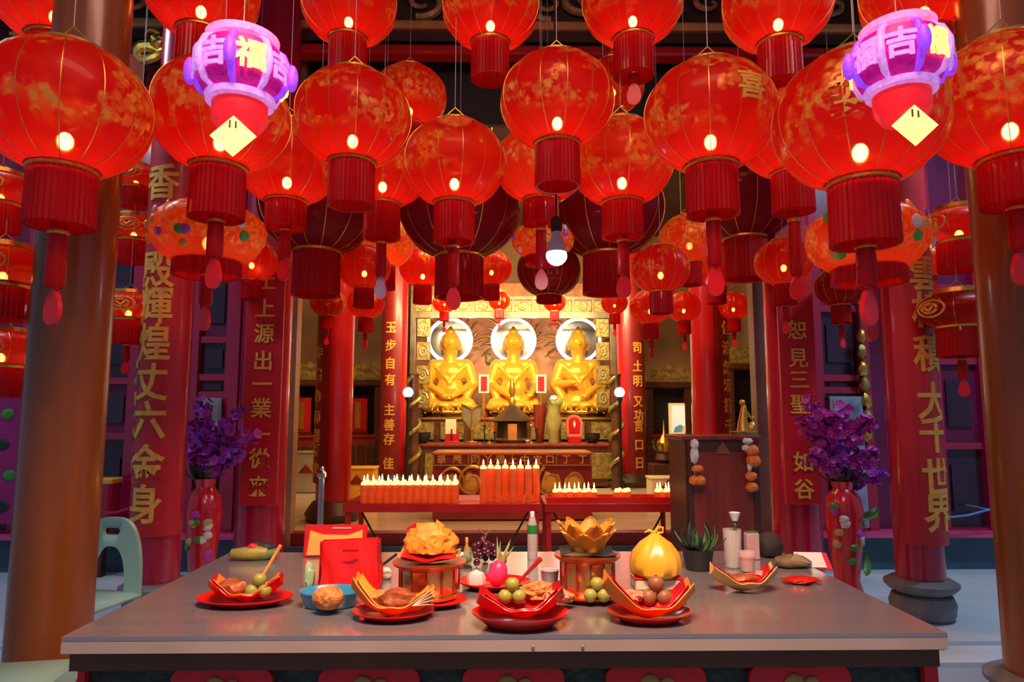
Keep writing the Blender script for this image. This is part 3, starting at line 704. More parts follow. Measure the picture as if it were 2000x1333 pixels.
# ---- things on the table -------------------------------------------------
def on(px, py, z=TZ):
    p = at_z(px, py, z); return p, mpp(p)
def plate(label, px, py, wpx, m=REDPL, oval=.8, h=.028, deep=False):
    p, s = on(px, py); r = wpx/2*s
    pr = [(.001, 0), (r*.62, 0), (r*.70, .004), (r*.92, h*.75), (r, h), (r*1.0, h+.003), (r*.95, h), (r*.68, .008), (.001, .006)]
    o = M1(MB().lathe(pr, 40), 'plate', m, label, 'plate', (p.x, p.y, TZ), group=None); o.scale = (1, oval, 1)
    return p, s, r
def boat(nm, m, L, Wd, H, label, cat, loc, rz=0, tip=1.0, tip2=1.0, inner=None, group=None):
    def fn(u, v):
        x = 2*u-1; y = 2*v-1; e = abs(x)**2.2*(tip if x < 0 else tip2)
        return (L*x*(1+.10*(1-abs(y))), Wd*y*(1-.55*abs(x)**2), H*(.55*abs(y)**1.6+1.0*e)+.003*math.sin(9*x+5*y))
    t = T(nm, label, cat, loc, rz, group)
    P(MB().sheet(fn, 20, 12, .003), 'tray', m, t)
    if inner:
        P(MB().sheet(lambda u, v: tuple(a*b+c for a, b, c in zip(fn(u, v), (.88, .86, .92), (0, 0, .004))), 20, 12, .002), 'liner', inner, t)
    return t
FRUIT = MB().lathe([(.001, -.96), (.35, -.93), (.75, -.66), (1, -.05), (.92, .45), (.6, .82), (.25, .95), (.001, .90)], 20).mesh('fruit', LIME)
FRUITB = MB().lathe([(.001, -.96), (.35, -.93), (.75, -.66), (1, -.05), (.92, .45), (.6, .82), (.25, .95), (.001, .90)], 20).mesh('fruit', BROWNF)
STEM = MB().tube([(0, 0, .88), (.03, .02, 1.0), (.08, .02, 1.06)], [.10, .07, .05], 6).mesh('stem', DWOOD)
def fruit3(px, py, r, zb, which, place, me=FRUIT):
    """three fruits, two below and one on top"""
    p, s = on(px, py, zb)
    for k, (dx, dz, dy, nm) in enumerate(((-.95, 0, 0, 'lower left'), (.95, 0, 0, 'lower right'), (.05, 1.55, .25, 'topmost'))):
        t = T('round_fruit', nm+' '+which+' fruit of the three '+place, 'fruit', (p.x+dx*r, p.y+dy*r, zb+r*.96+dz*r), random.uniform(0, 6), 'round fruits on offering plates', r, )
        P(me, 'flesh', None, t); P(STEM, 'stem', None, t)
def food(nm, label, cat, px, py, zb, r, m, amp=.25, seed=1, freq=1.8, rz=0):
    p, s = on(px, py, zb); return M1(lump(r, amp, seed, 3, freq), nm, m, label, cat, (p.x, p.y, zb+r[2]*.8), (0, 0, rz))
def spoon(label, p0, p1, m, wd=.010):
    p0 = Vector(p0); p1 = Vector(p1); d = (p1-p0)
    mb = MB(); n = 8; pts = [p0+d*(k/n) for k in range(n+1)]
    mb.tube(pts, [wd*.45+.55*wd*(k/n) for k in range(n+1)], 6)
    q = d.to_track_quat('X', 'Z').to_matrix().to_4x4()
    mb.ell((0, 0, 0), (.022, .014, .006), 12, 6, Matrix.Translation(p0) @ q)
    return M1(mb, 'spoon', m, label, 'spoon')
random.seed(5)
# 1: left red plate
p, s, r = plate('wide red oval plate at the left end of the steel table', 478, 1180, 186, oval=.62, h=.020)
boat('paper_tray', REDPAP, .098, .066, .050, 'red foil paper tray on the left red oval plate', 'paper tray', (p.x+.004, p.y-.004, TZ+.011), .1, .9, .9, inner=ORPAP)
food('roast_meat', 'glazed brown roast meat in the left red foil tray', 'food', 455, 1165, TZ+.026, (.046, .032, .026), MEAT, .3, 2)
fruit3(504, 1168, .0195, TZ+.026, 'olive green', 'on the left red plate')
a, _ = on(498, 1150, TZ+.04); b = at_d(548, 1066, mpp(a)*F*1.06)
spoon('long orange spoon leaning out of the left red plate', a, b, ORPAP, .006)
# 2: blue basin with bun; red bag; framed card
p, s = on(640, 1190); r = 60*s
o = M1(MB().lathe([(.001, 0), (r*.78, 0), (r*.86, .006), (r, .040), (r*1.05, .044), (r*1.03, .047), (r*.95, .043), (r*.8, .010), (.001, .008)], 40), 'basin', mat('blue_plastic', (.03, .27, .48), .3, 0, .05, 5, coat=.3), 'shallow blue plastic basin on the steel table', 'basin', (p.x, p.y+.03, TZ)); o.scale = (1, .7, 1)
food('bread_bun', 'orange-brown bun sitting in the blue basin', 'bread', 640, 1188, TZ+.018, (.042, .030, .034), SHRED, .12, 4)
p, s = on(672, 1165); hgt = 98*s
def bagf(u, v):
    x = (u-.5)*2; z = v
    return (x*.096*(1-.06*z)+.006*math.sin(5*z), -.012*math.cos(x*1.57)*(1-z)+.02*z+.004*math.sin(7*x+4*z), z*hgt*(1+.02*x))
t = T('red_bag', 'upright red paper bag standing behind the blue basin', 'bag', (p.x, p.y+.065, TZ), .08)
P(MB().sheet(bagf, 14, 14, .004), 'front', REDPL, t)
P(MB().sheet(lambda u, v: (lambda q: (q[0], .075-q[1]*.4, q[2]*.97))(bagf(u, v)), 14, 10, .004), 'back', REDPL, t)
for sx in (-1, 1): P(MB().sheet(lambda u, v: (sx*(.096*(1-.06*v)), (-.0+.075*u), v*hgt*.96), 6, 8, .003), 'side', mat('dark_red_paper', (.40, .008, .010), .5), t)
P(MB().sheet(lambda u, v: (-.02+.05*u, -.020+.002*math.sin(9*u), hgt*(.80+.05*v)), 4, 2, .002), 'faded_print', mat('dark_red_print', (.42, .004, .004), .5), t)
food('glossy_wrap', 'crumpled pale plastic wrap beside the red paper bag', 'wrapping', 603, 1150, TZ, (.018, .02, .045), mat('pale_green_wrap', (.40, .62, .35), .2, 0, .2, 9), .3, 7)
p, s = on(650, 1092); wd = 124*s; ht = 62*s
t = T('framed_card', 'gold card in a red frame behind the red paper bag', 'card', (p.x, p.y+.03, TZ), 0, rot=(-.12, 0, 0))
P(MB().box((0, 0, ht/2), (wd, .012, ht), bev=.003), 'frame', REDPL, t, smooth=False)
P(MB().prism([(-wd*.44, .008), (-wd*.40, ht*.82), (-wd*.2, ht*.70), (wd*.2, ht*.68), (wd*.43, ht*.84), (wd*.44, .008)], -.010, -.005), 'gold_sheet', mat('gold_glow_paper', (.95, .50, .10), .5, 0, .2, 12), t, smooth=False)
P(char_flat('มะยงชิด', .016, .01, 1.0, .001), 'lettering', CREAM, t, loc=(wd*.10, -.008, ht*.90)) if False else P(MB().box((wd*.10, -.008, ht*.90), (wd*.30, .002, .004)), 'lettering', CREAM, t)
# 3: plate with orange boat and drumstick
p, s, r = plate('red round plate under the orange paper boat with roast meat', 768, 1207, 160, oval=.72, h=.020)
boat('paper_boat', ORPAP, .106, .058, .056, 'orange paper boat with a tall left tip holding roast meat', 'paper boat', (p.x, p.y-.006, TZ+.010), -.05, 1.35, .75, inner=GOPAP)
food('roast_meat', 'dark brown roast drumstick in the tall-tipped orange boat', 'food', 778, 1190, TZ+.030, (.050, .034, .030), MEAT, .35, 9)
food('orange_shreds', 'heap of yellow-orange shreds beside the roast drumstick', 'food', 742, 1180, TZ+.036, (.036, .026, .020), SHRED, .4, 12)
q, _ = on(804, 1184, TZ+.045)
t = T('plastic_fork', 'clear plastic fork fanned out beside the roast drumstick', 'fork', q)
for k in range(5): P(MB().tube([(0, 0, 0), (.060, .005*k-.008, .006+.010*k)], [.0016, .001], 5), 'tine', mat('clear_plastic', (.85, .75, .65), .1, 0, .05, 5), t)
# 4: brass stand with orange paper heap
def stand(label, px, py, wpx, hpx, flower=None):
    p, s = on(px, py); r = wpx/2*s; h = hpx*s
    t = T('brass_stand', label, 'offering stand', (p.x, p.y, TZ+.012))
    P(MB().lathe([(r*.98, 0), (r*.98, .008), (r*.88, .012), (r*.90, h*.2), (r*.92, h*.82), (r*1.0, h*.88)], 48, mod=lambda a, z: 1+.010*math.cos(12*a)), 'drum', BRASS, t)
    P(MB().lathe([(r*1.0, h*.86), (r*1.12, h*.93), (r*1.14, h), (r*1.05, h), (.001, h*.97)], 48), 'dish', mat('red_brass', (.55, .10, .03), .3, .7, .15, 8), t)
    for k in range(12):
        a = k*math.pi/6
        P(MB().box((r*.925*math.cos(a), r*.925*math.sin(a), h*.5), (.005, .005, h*.66)), 'pilaster', mat('red_brass2', (.40, .05, .02), .35, .5), t)
    return p, s, r, h
p, s, r = plate('red plate under the left brass offering stand', 848, 1182, 128, oval=.8, h=.016)
p, s, r, h = stand('fluted brass stand carrying a heap of orange paper', 838, 1170, 126, 64)
z = TZ+.012+h
t = T('paper_heap', 'rough heap of folded orange paper on the left brass stand', 'folded paper', (p.x, p.y, z))
P(MB().sheet(lambda u, v: ((u-.5)*.185, (v-.5)*.12, .006+.016*abs(2*u-1)**2+.004*math.sin(8*v)), 14, 6, .003), 'tan_wrap', mat('tan_paper', (.50, .24, .08), .6, 0, .2, 9), t)
P(MB().sheet(lambda u, v: ((u-.5)*.165*(1-.1*v), (v-.5)*.11-.006, .020+.012*abs(2*u-1)**2+.003*math.sin(11*u)), 14, 6, .003), 'red_wrap', REDPAP, t, rot=(.12, 0, .05))
hb = lump((.072, .048, .052), .22, 21, 4, 2.2); hb.v = [(x+.18*zz_*(1 if x > 0 else -1)*.2, y, max(-.01, zz_)) for x, y, zz_ in hb.v]
P(hb, 'orange_fold', ORPAP, t, loc=(0, 0, .042), angle=22, sc=(1.12, 1.1, 1.35))
for k, (x, z1, rr) in enumerate(((-.052, .075, .5), (.03, .085, -.4), (.055, .07, -.8))):
    P(MB().prism([(-.02, 0), (0, .032), (.016, .004)], -.002, .002), 'paper_corner', REDPAP if k == 0 else GOPAP, t, loc=(x*1.1, -.01*k, z1+.012), rot=(0, rr, .3*k))
q, s2 = on(910, 1110)
t = T('yellow_bottle', 'slim amber bottle behind the left brass stand', 'bottle', (q.x, q.y+.05, TZ))
P(MB().lathe([(.011, 0), (.012, .003), (.012, .055), (.006, .072), (.005, .082)], 16), 'body', mat('amber_glass', (.55, .25, .03), .2, 0, .1, 5, coat=.5), t)
P(MB().lathe([(.006, .082), (.006, .098), (.004, .1)], 12), 'cap', GOPAP, t)
q, s2 = on(752, 1132)
M1(lump((.026, .022, .022), .15, 31, 3), 'white_pouch', mat('white_cloth', (.75, .62, .50), .6), 'small knotted white pouch between red bag and brass stand', 'pouch', (q.x, q.y, TZ+.017))
a, _ = on(742, 1108, TZ+.05); b = at_d(775, 1083, mpp(a)*F)
M1(MB().tube([a, b], .005, 6), 'black_stick', BLACK, 'short black handle poking out behind the white pouch', 'stick')
# 5: fruit plate
p, s, r = plate('red plate of fruit behind the centre plate', 965, 1148, 142, oval=.75, h=.02)
q, s2 = on(930, 1142, TZ+.012)
M1(MB().lathe([(.022, 0), (.030, .005), (.031, .024), (.024, .038), (.012, .043), (.003, .048)], 8), 'white_turnip_candle', mat('white_wax', (.78, .62, .60), .4, 0, .05, 8), 'squat white candle on the fruit plate', 'candle', (q.x, q.y, TZ+.010))
q, s2 = on(972, 1140, TZ+.012)
t = T('dragon_fruit', 'pink dragon fruit with green tips on the fruit plate', 'fruit', (q.x, q.y-.006, TZ+.046), 0, rot=(0, .25, 0), sc=1.4)
P(MB().ell((0, 0, 0), (.022, .022, .030), 16, 12), 'flesh', mat('pink_skin', (.72, .04, .16), .35, 0, .25, 10), t)
for k in range(6):
    a = k*1.05; P(MB().sheet(lambda u, v: ((u-.5)*.010*(1-v)+.018*v*math.cos(a)+.004*math.cos(a), (.018*v+.004)*math.sin(a)*.8, .024+.055*v*(1 if k % 2 else .8)), 3, 6, .0015), 'green_tip', mat('pale_green_tip', (.45, .50, .16), .5, 0, .2, 9), t)
random.seed(9)
q, s2 = on(945, 1106, TZ)
g = T('grape_bunch', 'bunch of dark red grapes with wet shine behind the dragon fruit', 'grapes', (q.x-.005, q.y+.03, TZ), sc=1.5)
GR = MB().ell((0, 0, 0), (.0085, .0085, .0095), 10, 7).mesh('grape', mat('dark_grape', (.07, .006, .014), .15, 0, .3, 8, coat=.6))
for k in range(46):
    a = random.uniform(0, 6.28); rr = random.random()**.5; P(GR, 'grape', None, g, loc=(.052*rr*math.cos(a), .030*rr*math.sin(a), .009+.052*(1-rr*rr)*random.uniform(.5, 1)))
P(MB().tube([(0, 0, .05), (.01, 0, .075), (.025, 0, .085)], .002, 5).tube([(.01, 0, .07), (-.012, 0, .086)], .0015, 5), 'stalk', mat('stalk_brown', (.2, .12, .06), .6), g)
def leafmesh(L, wd, bend): return MB().sheet(lambda u, v: ((u-.5)*wd*math.sin(math.pi*min(.98, v*.92+.06)), L*v*math.cos(bend*v), L*v*math.sin(bend*v)+.15*wd*abs(2*u-1)), 4, 8, .002)
q, s2 = on(905, 1112, TZ)
t = T('leafy_greens', 'pale green cabbage leaves between the stand and the grapes', 'vegetable', (q.x, q.y, TZ))
for k in range(6): P(leafmesh(.06, .035, 1.0), 'leaf', mat('pale_leaf', (.34, .40, .20), .5, 0, .3, 12), t, loc=(.012*math.sin(k*2), 0, .004+.004*k), rot=(0, 0, k*1.05-1))
q, s2 = on(1040, 1094)
t = T('water_bottle', 'clear drinking water bottle with a green cap band', 'bottle', (q.x, q.y, TZ))
hb = 84*s2
P(MB().lathe([(.018, 0), (.020, .004), (.020, hb*.55), (.0185, hb*.62), (.019, hb*.8), (.012, hb*.94), (.008, hb)], 20), 'body', mat('bottle_plastic', (.62, .55, .52), .15, 0, .15, 9, coat=.6, alpha=.75), t)
P(MB().lathe([(.0196, hb*.60), (.0202, hb*.61), (.0202, hb*.79), (.0196, hb*.80)], 20, cap=False), 'green_band', mat('green_label', (.02, .22, .03), .4), t)
P(MB().lathe([(.009, hb*.98), (.009, hb*1.08), (.006, hb*1.1)], 14), 'cap', WHITE, t)
# paper cup & ladle
q, s2 = on(1075, 1150)
t = T('paper_cup', 'white paper cup behind the centre red plate', 'cup', (q.x, q.y+.02, TZ))
P(MB().lathe([(.022, 0), (.030, .052), (.0315, .054), (.029, .052), (.021, .003), (.001, .003)], 24), 'wall', mat('pinkish_paper', (.62, .48, .50), .5), t)
a, _ = on(1010, 1140, TZ+.03); b = at_d(1056, 1092, mpp(a)*F*.98)
spoon('red plastic spoon leaning out of the fruit plate', a, b, REDPL, .008)
# 6: centre front plate
p, s, r = plate('deep red plate at the front centre of the table', 1016, 1222, 190, oval=.72, h=.034)
boat('paper_tray', REDPAP, .108, .064, .056, 'red foil paper tray in the deep centre plate', 'paper tray', (p.x+.002, p.y+.012, TZ+.018), .06, .75, .95, inner=REDPAP)
fruit3(1000, 1180, .0195, TZ+.046, 'olive green', 'on the centre red plate')
food('orange_shreds', 'heap of orange shreds on the centre red plate', 'food', 1055, 1172, TZ+.050, (.048, .030, .026), SHRED, .4, 14, 2.6)
food('pink_crumbs', 'pale pink crumbs beside the heap of orange shreds', 'food', 1088, 1176, TZ+.052, (.032, .020, .017), mat('pink_crumb', (.65, .28, .20), .6, 0, .4, 50, .5, 60), .4, 15, 2.6)
# 7: brass stand with gold paper lotus
p, s, r = plate('red plate under the right brass offering stand', 1150, 1172, 134, oval=.78, h=.016)
p, s, r, h = stand('fluted brass stand carrying the gold paper lotus', 1148, 1166, 114, 74)
z = TZ+.012+h
o = M1(MB().sheet(lambda u, v: ((u-.5)*.165, (v-.5)*.12, .004+.006*math.sin(6*u)+.006*(2*v-1)**2), 14, 8, .003), 'banana_leaf', DGREEN, 'dark green leaf lying under the gold paper lotus', 'leaf', (p.x, p.y, z))
t = T('paper_lotus', 'folded gold paper lotus on the right brass stand', 'paper lotus', (p.x, p.y, z+.008))
P(MB().lathe([(.030, 0), (.052, .012), (.058, .034), (.040, .050), (.001, .055)], 24), 'heart', GOPAP, t)
def petal(L, wd, lean, curl):
    def fn(u, v):
        x = (2*u-1)*wd*(math.sin(math.pi*(.18+.80*v))**.8 if v < .98 else .02)
        o = lean*v+curl*v*v; return (x, -(.040+o*L)-.010*(1-(2*u-1)**2), L*v*(1-.15*v))
    return MB().sheet(fn, 6, 10, .002)
PT = [petal(.104, .036, .22, .22).mesh('petal', ORPAP), petal(.085, .036, .36, .28).mesh('petal', GOPAP)]
for k in range(7): P(PT[0], 'petal', None, t, rot=(0, 0, k*2*math.pi/7+.2), loc=(0, 0, .004))
for k in range(7): P(PT[1], 'petal', None, t, rot=(0, 0, (k+.5)*2*math.pi/7+.2), sc=.9)
# 8: fruits and crumbs in front of right stand
food('orange_shreds', 'flat heap of shreds left of the right brass stand', 'food', 1100, 1176, TZ+.020, (.032, .022, .018), SHRED, .4, 17, 2.6)
fruit3(1166, 1177, .020, TZ+.012, 'olive green', 'before the right brass stand')
# 9: right orange boat plate
p, s, r = plate('red round plate under the orange boat at right', 1268, 1212, 166, oval=.72, h=.024)
boat('paper_boat', ORPAP, .116, .062, .058, 'orange paper boat with a spiky tip on the right red plate', 'paper boat', (p.x, p.y-.004, TZ+.012), .04, 1.45, 1.05, inner=REDPAP)
fruit3(1282, 1184, .023, TZ+.028, 'brown', 'in the spiky orange boat', FRUITB)
food('pink_crumbs', 'pinkish crumbs left of the brown fruits', 'food', 1230, 1178, TZ+.040, (.038, .024, .018), mat('pink_crumb2', (.62, .25, .16), .6, 0, .4, 50, .5, 60), .4, 18, 2.6)
q, _ = on(1325, 1184, TZ+.03)
M1(MB().prism([(-.024, 0), (.016, .016), (.024, .004), (-.02, -.012)], -.002, .002), 'purple_slip', mat('purple_paper', (.45, .04, .32), .4), 'small purple paper slip beside the brown fruits', 'paper', q, (-.3, 0, .1))
# 10: yellow bag on a cream box
p, s = on(1310, 1158)
t = T('cream_box', 'low cream box under the tied yellow bag', 'box', (p.x-.03, p.y+.075, TZ))
P(MB().box((0, 0, .016), (.15, .10, .032), bev=.003), 'base', CREAM, t); P(MB().box((0, 0, .0345), (.154, .104, .005), bev=.002), 'lid', REDPL, t)
q = Vector((p.x-.03, p.y+.075, TZ+.037)); hh = 88*s
t = T('yellow_bag', 'yellow plastic bag tied with a knot, right of the gold lotus', 'bag', q)
bag = [(.001, 0), (.066, .0), (.080, hh*.08), (.084, hh*.28), (.074, hh*.50), (.050, hh*.72), (.024, hh*.86), (.010, hh*.94)]
P(MB().lathe(bag, 48, mod=lambda a, z: 1+.045*math.sin(5*a+z*20)*(.3+z/hh)+.03*math.sin(11*a-z*35)), 'sack', mat('yellow_plastic', (.90, .46, .03), .3, 0, .1, 8, coat=.3), t)
yl = MATS['yellow_plastic']
P(MB().tube([(.0, 0, hh*.95), (.012, 0, hh*1.08), (.028, 0, hh*1.06), (.026, 0, hh*.95), (.008, 0, hh*.94)], [.006, .005, .004, .004, .005], 6), 'knot_loop', yl, t)
P(MB().tube([(0, 0, hh*.94), (-.018, 0, hh*1.0), (-.034, 0, hh*.95)], [.006, .005, .002], 6), 'knot_end', yl, t)
# 11: paper tray with rose glass, drinks, dark plant
p, s = on(1458, 1158)
boat('paper_tray', mat('tan_card', (.72, .45, .16), .55, 0, .1, 9), .098, .056, .054, 'tan card tray of food at the right of the table', 'paper tray', (p.x, p.y+.02, TZ+.004), .0, .9, .9, inner=REDPAP)
food('roast_meat', 'brown sliced meat in the tan card tray', 'food', 1448, 1140, TZ+.022, (.05, .022, .016), MEAT, .3, 23)
food('pink_crumbs', 'pink shaved topping at the right of the tan card tray', 'food', 1490, 1128, TZ+.034, (.026, .016, .013), mat('pink_crumb3', (.70, .38, .34), .6, 0, .3, 50, .5, 60), .4, 24, 2.6)
GLS = mat('drink_glass', (.9, .85, .8), .05, 0, .02, 4, coat=.5, alpha=.30)
q, s2 = on(1432, 1110)
t = T('rose_glass', 'clear glass holding one white rose on a stem', 'glass', (q.x, q.y, TZ))
gh = 74*s2
P(MB().lathe([(.024, 0), (.028, .004), (.034, gh), (.0325, gh), (.026, .006), (.001, .006)], 28), 'tumbler', GLS, t)
P(MB().tube([(0, 0, .01), (.006, 0, gh*.7), (.012, 0, gh*1.15)], .0028, 6), 'stem', mat('pale_stem', (.55, .55, .30), .5), t)
rs = P(MB().ell((.012, 0, gh*1.32), (.012, .012, .015), 10, 8), 'rose', mat('white_rose', (.78, .76, .66), .5, 0, .15, 20), t)
for k in range(9):
    a = k*2.4; P(MB().sheet(lambda u, v: (.012+(.010+.010*v)*math.cos(a+(u-.5)*1.6), (.010+.010*v)*math.sin(a+(u-.5)*1.6), gh*1.22+.030*v), 5, 4, .0012), 'rose_petal', MATS['white_rose'], rs)
for a in (-.6, 2.6): P(leafmesh(.03, .014, .6), 'leaf', GREENL, t, loc=(.010, 0, gh*1.05), rot=(0, 0, a))
q, s2 = on(1458, 1118)
t = T('orange_drink', 'short glass of orange drink behind the tan card tray', 'glass', (q.x+.005, q.y+.005, TZ))
P(MB().lathe([(.022, 0), (.025, .003), (.030, .070), (.029, .070), (.023, .005), (.001, .005)], 24), 'tumbler', GLS, t)
P(MB().lathe([(.0225, .006), (.0275, .052), (.001, .053)], 24), 'drink', mat('orange_liquid', (.75, .10, .015), .2, 0, .2, 10), t)
q, s2 = on(1480, 1096)
t = T('pink_carton', 'pale pink carton standing behind the rose glass', 'carton', (q.x-.01, q.y+.03, TZ))
P(MB().box((0, 0, .05), (.05, .035, .10), bev=.003), 'box', mat('pale_pink_card', (.62, .38, .38), .5), t); P(MB().box((0, 0, .102), (.046, .03, .005), bev=.001), 'lid', mat('green_lid', (.05, .18, .04), .5), t)
random.seed(21)
q, s2 = on(1368, 1120)
t = T('potted_plant', 'dark bushy potted plant beside the yellow bag', 'plant', (q.x+.01, q.y+.06, TZ))
P(MB().lathe([(.040, 0), (.046, .006), (.056, .07), (.060, .075), (.052, .072), (.001, .065)], 24), 'pot', BLACK, t)
for k in range(34):
    a = random.uniform(0, 6.28); P(leafmesh(random.uniform(.07, .12), .014, random.uniform(.5, 1.4)), 'leaf', DGREEN if random.random() < .7 else GREENL, t, loc=(.015*math.cos(a), .015*math.sin(a), .06), rot=(0, 0, a))
# dark shoulder bag heap, khaki cone, red packet, white card
q, s2 = on(1530, 1092)
M1(lump((.055, .04, .05), .18, 41, 3), 'dark_bag', mat('dark_brown_cloth', (.025, .016, .012), .7, 0, .4, 20), 'dark brown cloth bag behind the orange drink', 'bag', (q.x-.04, q.y+.03, TZ+.045))
q, s2 = on(1550, 1110)
t = T('khaki_bag', 'crumpled khaki bag with a pale folded corner', 'bag', (q.x, q.y+.01, TZ))
P(lump((.07, .04, .024), .25, 43, 3), 'sack', mat('khaki_paper', (.20, .13, .05), .6, 0, .3, 14), t, loc=(0, 0, .020)); P(MB().prism([(-.03, 0), (-.005, .026), (.05, -.012), (.01, -.002)], -.003, .003), 'folded_corner', mat('pale_khaki', (.50, .38, .20), .6), t, loc=(.01, -.03, .03))
q, s2 = on(1568, 1142)
pk = lump((.052, .034, .013), .16, 47, 4, 3.0)
t = T('red_packet', 'shiny red foil food packet at the right end of the table', 'packet', (q.x, q.y+.01, TZ+.012)); P(pk, 'pouch', mat('red_foil', (.75, .03, .012), .18, .35, .2, 12, .3, 25), t)
P(MB().box((.054, 0, 0), (.012, .05, .003)).box((-.054, 0, 0), (.012, .05, .003)), 'crimped_end', REDPAP, t)
q, s2 = on(1616, 1118)
t = T('white_card', 'white card with a red back leaning at the right table edge', 'card', (q.x-.02, q.y+.07, TZ), -.1, rot=(-.9, 0, -.1))
P(MB().box((0, 0, .035), (.10, .004, .07)), 'sheet', WHITE, t, smooth=False); P(MB().box((.045, .005, .035), (.05, .004, .076)), 'red_back', TAGR, t, smooth=False)
# 13: vegetables at back left
q, s2 = on(490, 1096)
t = T('vegetable_bundle', 'bundle of yellow-green squash at the back left of the table', 'vegetable', (q.x, q.y+.01, TZ), .15)
P(MB().lathe([(.004, -.075), (.018, -.066), (.024, -.02), (.028, .03), (.02, .066), (.004, .075)], 20, Matrix.Rotation(R_(90), 4, 'Y')), 'squash', mat('yellow_green_skin', (.32, .27, .05), .45, 0, .4, 12), t, loc=(-.01, 0, .026))
P(MB().lathe([(.004, -.05), (.016, -.04), (.02, 0), (.016, .04), (.004, .05)], 18, Matrix.Rotation(R_(80), 4, 'Y')), 'squash', mat('green_skin', (.10, .20, .06), .45, 0, .4, 12), t, loc=(.05, .0, .019))
P(lump((.05, .03, .018), .3, 51, 3), 'dark_wrapping', BLACK, t, loc=(.03, .02, .045)); P(lump((.02, .015, .012), .3, 52, 2), 'red_tie', REDPL, t, loc=(.0, 0, .052))

# ================================================================== CHAIRS
def chair(label, loc, rz):
    t = T('plastic_chair', label, 'chair', loc, rz, 'mint plastic chairs')
    P(MB().box((0, 0, .432), (.42, .40, .03), bev=.012), 'seat', MINT, t)
    P(MB().prism(roundrect(.40, .07, .02), -.012, .012), 'seat_skirt', MINT, t, loc=(0, -.195, .40))
    for sx in (-1, 1):
        for sy in (-1, 1):
            P(MB().box((0, 0, 0), (.055, .05, .02)).add([(-.03+sx*.17, -.025+sy*.16, .425), (.03+sx*.17, -.025+sy*.16, .425), (.03+sx*.17, .025+sy*.16, .425), (-.03+sx*.17, .025+sy*.16, .425),
               (-.02+sx*.21, -.018+sy*.20, 0), (.02+sx*.21, -.018+sy*.20, 0), (.02+sx*.21, .018+sy*.20, 0), (-.02+sx*.21, .018+sy*.20, 0)], [(0, 1, 2, 3), (7, 6, 5, 4), (0, 4, 5, 1), (1, 5, 6, 2), (2, 6, 7, 3), (3, 7, 4, 0)]) if False else
              MB().add([(-.03+sx*.17, -.025+sy*.16, .425), (.03+sx*.17, -.025+sy*.16, .425), (.03+sx*.17, .025+sy*.16, .425), (-.03+sx*.17, .025+sy*.16, .425),
               (-.02+sx*.21, -.018+sy*.20, 0), (.02+sx*.21, -.018+sy*.20, 0), (.02+sx*.21, .018+sy*.20, 0), (-.02+sx*.21, .018+sy*.20, 0)], [(0, 1, 2, 3), (7, 6, 5, 4), (0, 4, 5, 1), (1, 5, 6, 2), (2, 6, 7, 3), (3, 7, 4, 0)]), 'leg', MINT, t, smooth=False)
    # arched back with an open middle and a hand hole
    n = 28; outer, inner = [], []
    for k in range(n+1):
        a = math.pi*k/n
        outer.append((.205*math.copysign(abs(math.cos(a))**.62, math.cos(a))*(1-.12*math.sin(a)), .40*math.sin(a)**.62))
        inner.append((.115*math.copysign(abs(math.cos(a))**.7, math.cos(a))*(1-.15*math.sin(a)), .245*math.sin(a)**.7))
    vs, fs = [], []
    for y in (-.013, .013):
        for (x, z) in outer: vs.append((x, y+.05*z, z))
        for (x, z) in inner: vs.append((x, y+.05*z, z))
    N1 = n+1
    for k in range(n):
        fs += [(k, k+1, N1+k+1, N1+k), (2*N1+k, 3*N1+k, 3*N1+k+1, 2*N1+k+1), (k, 2*N1+k, 2*N1+k+1, k+1), (N1+k, N1+k+1, 3*N1+k+1, 3*N1+k)]
    fs += [(0, N1, 3*N1, 2*N1), (n, 2*N1+n, 3*N1+n, N1+n)]
    ob = bpy.data.objects.new('tmp', MB().add(vs, fs).mesh('tmp', MINT)); COL.objects.link(ob)
    cu = bpy.data.objects.new('cut', MB().prism(roundrect(.11, .038, .018), -.2, .2).mesh('cut')); COL.objects.link(cu); cu.location = (0, 0, .325)
    md = ob.modifiers.new('b', 'BOOLEAN'); md.operation = 'DIFFERENCE'; md.object = cu; md.solver = 'EXACT'
    me = eval_mesh(ob, 'backrest'); bpy.data.objects.remove(ob); bpy.data.objects.remove(cu)
    P(me, 'backrest', None, t, loc=(0, .175, .44))
    return t
p = at_y(158, 1180, 3.74); chair('mint green plastic chair between the left brown column and the table', (p.x, 3.74, LZ), R_(-12))
p = at_y(20, 1300, 2.62); chair('mint green plastic chair in the bottom left corner', (p.x-.06, 2.62, LZ), R_(100))

# ================================================================== CANDLE TABLES in front of the threshold
YT = 5.35
REDM = mat('red_metal', (.50, .012, .010), .35, .2, .15, 5)
def ctable(label, xa, xb, ya, legs):
    a = at_y(xa, 985, YT-.28); b = at_y(xb, 985, YT-.28); zt = a.z
    t = T('candle_table', label, 'table', ((a.x+b.x)/2, YT, 0), 0, 'red metal candle tables'); wd = b.x-a.x
    P(MB().box((0, 0, zt-.012), (wd, .56, .024), bev=.004), 'tabletop', REDM, t)
    P(MB().box((0, -.27, zt-.04), (wd, .02, .04)), 'front_lip', REDM, t, smooth=False)
    for sx in (-1, 1):
        for sy in (-1, 1): P(MB().box((sx*(wd/2-.03), sy*.24, (zt-.03)/2), (.035, .03, zt-.03)), 'leg', REDM, t, smooth=False)
    P(MB().tube([(-wd/2+.05, .0, zt-.04), (-wd/2+.34, .0, .16)], .008, 5), 'brace', BLACK, t); P(MB().tube([(wd/2-.05, 0, zt-.04), (wd/2-.34, 0, .16)], .008, 5), 'brace', BLACK, t)
    P(MB().box((0, .24, .14), (wd-.06, .02, .025)), 'stretcher', REDM, t, smooth=False)
    return t.location.x, zt, wd
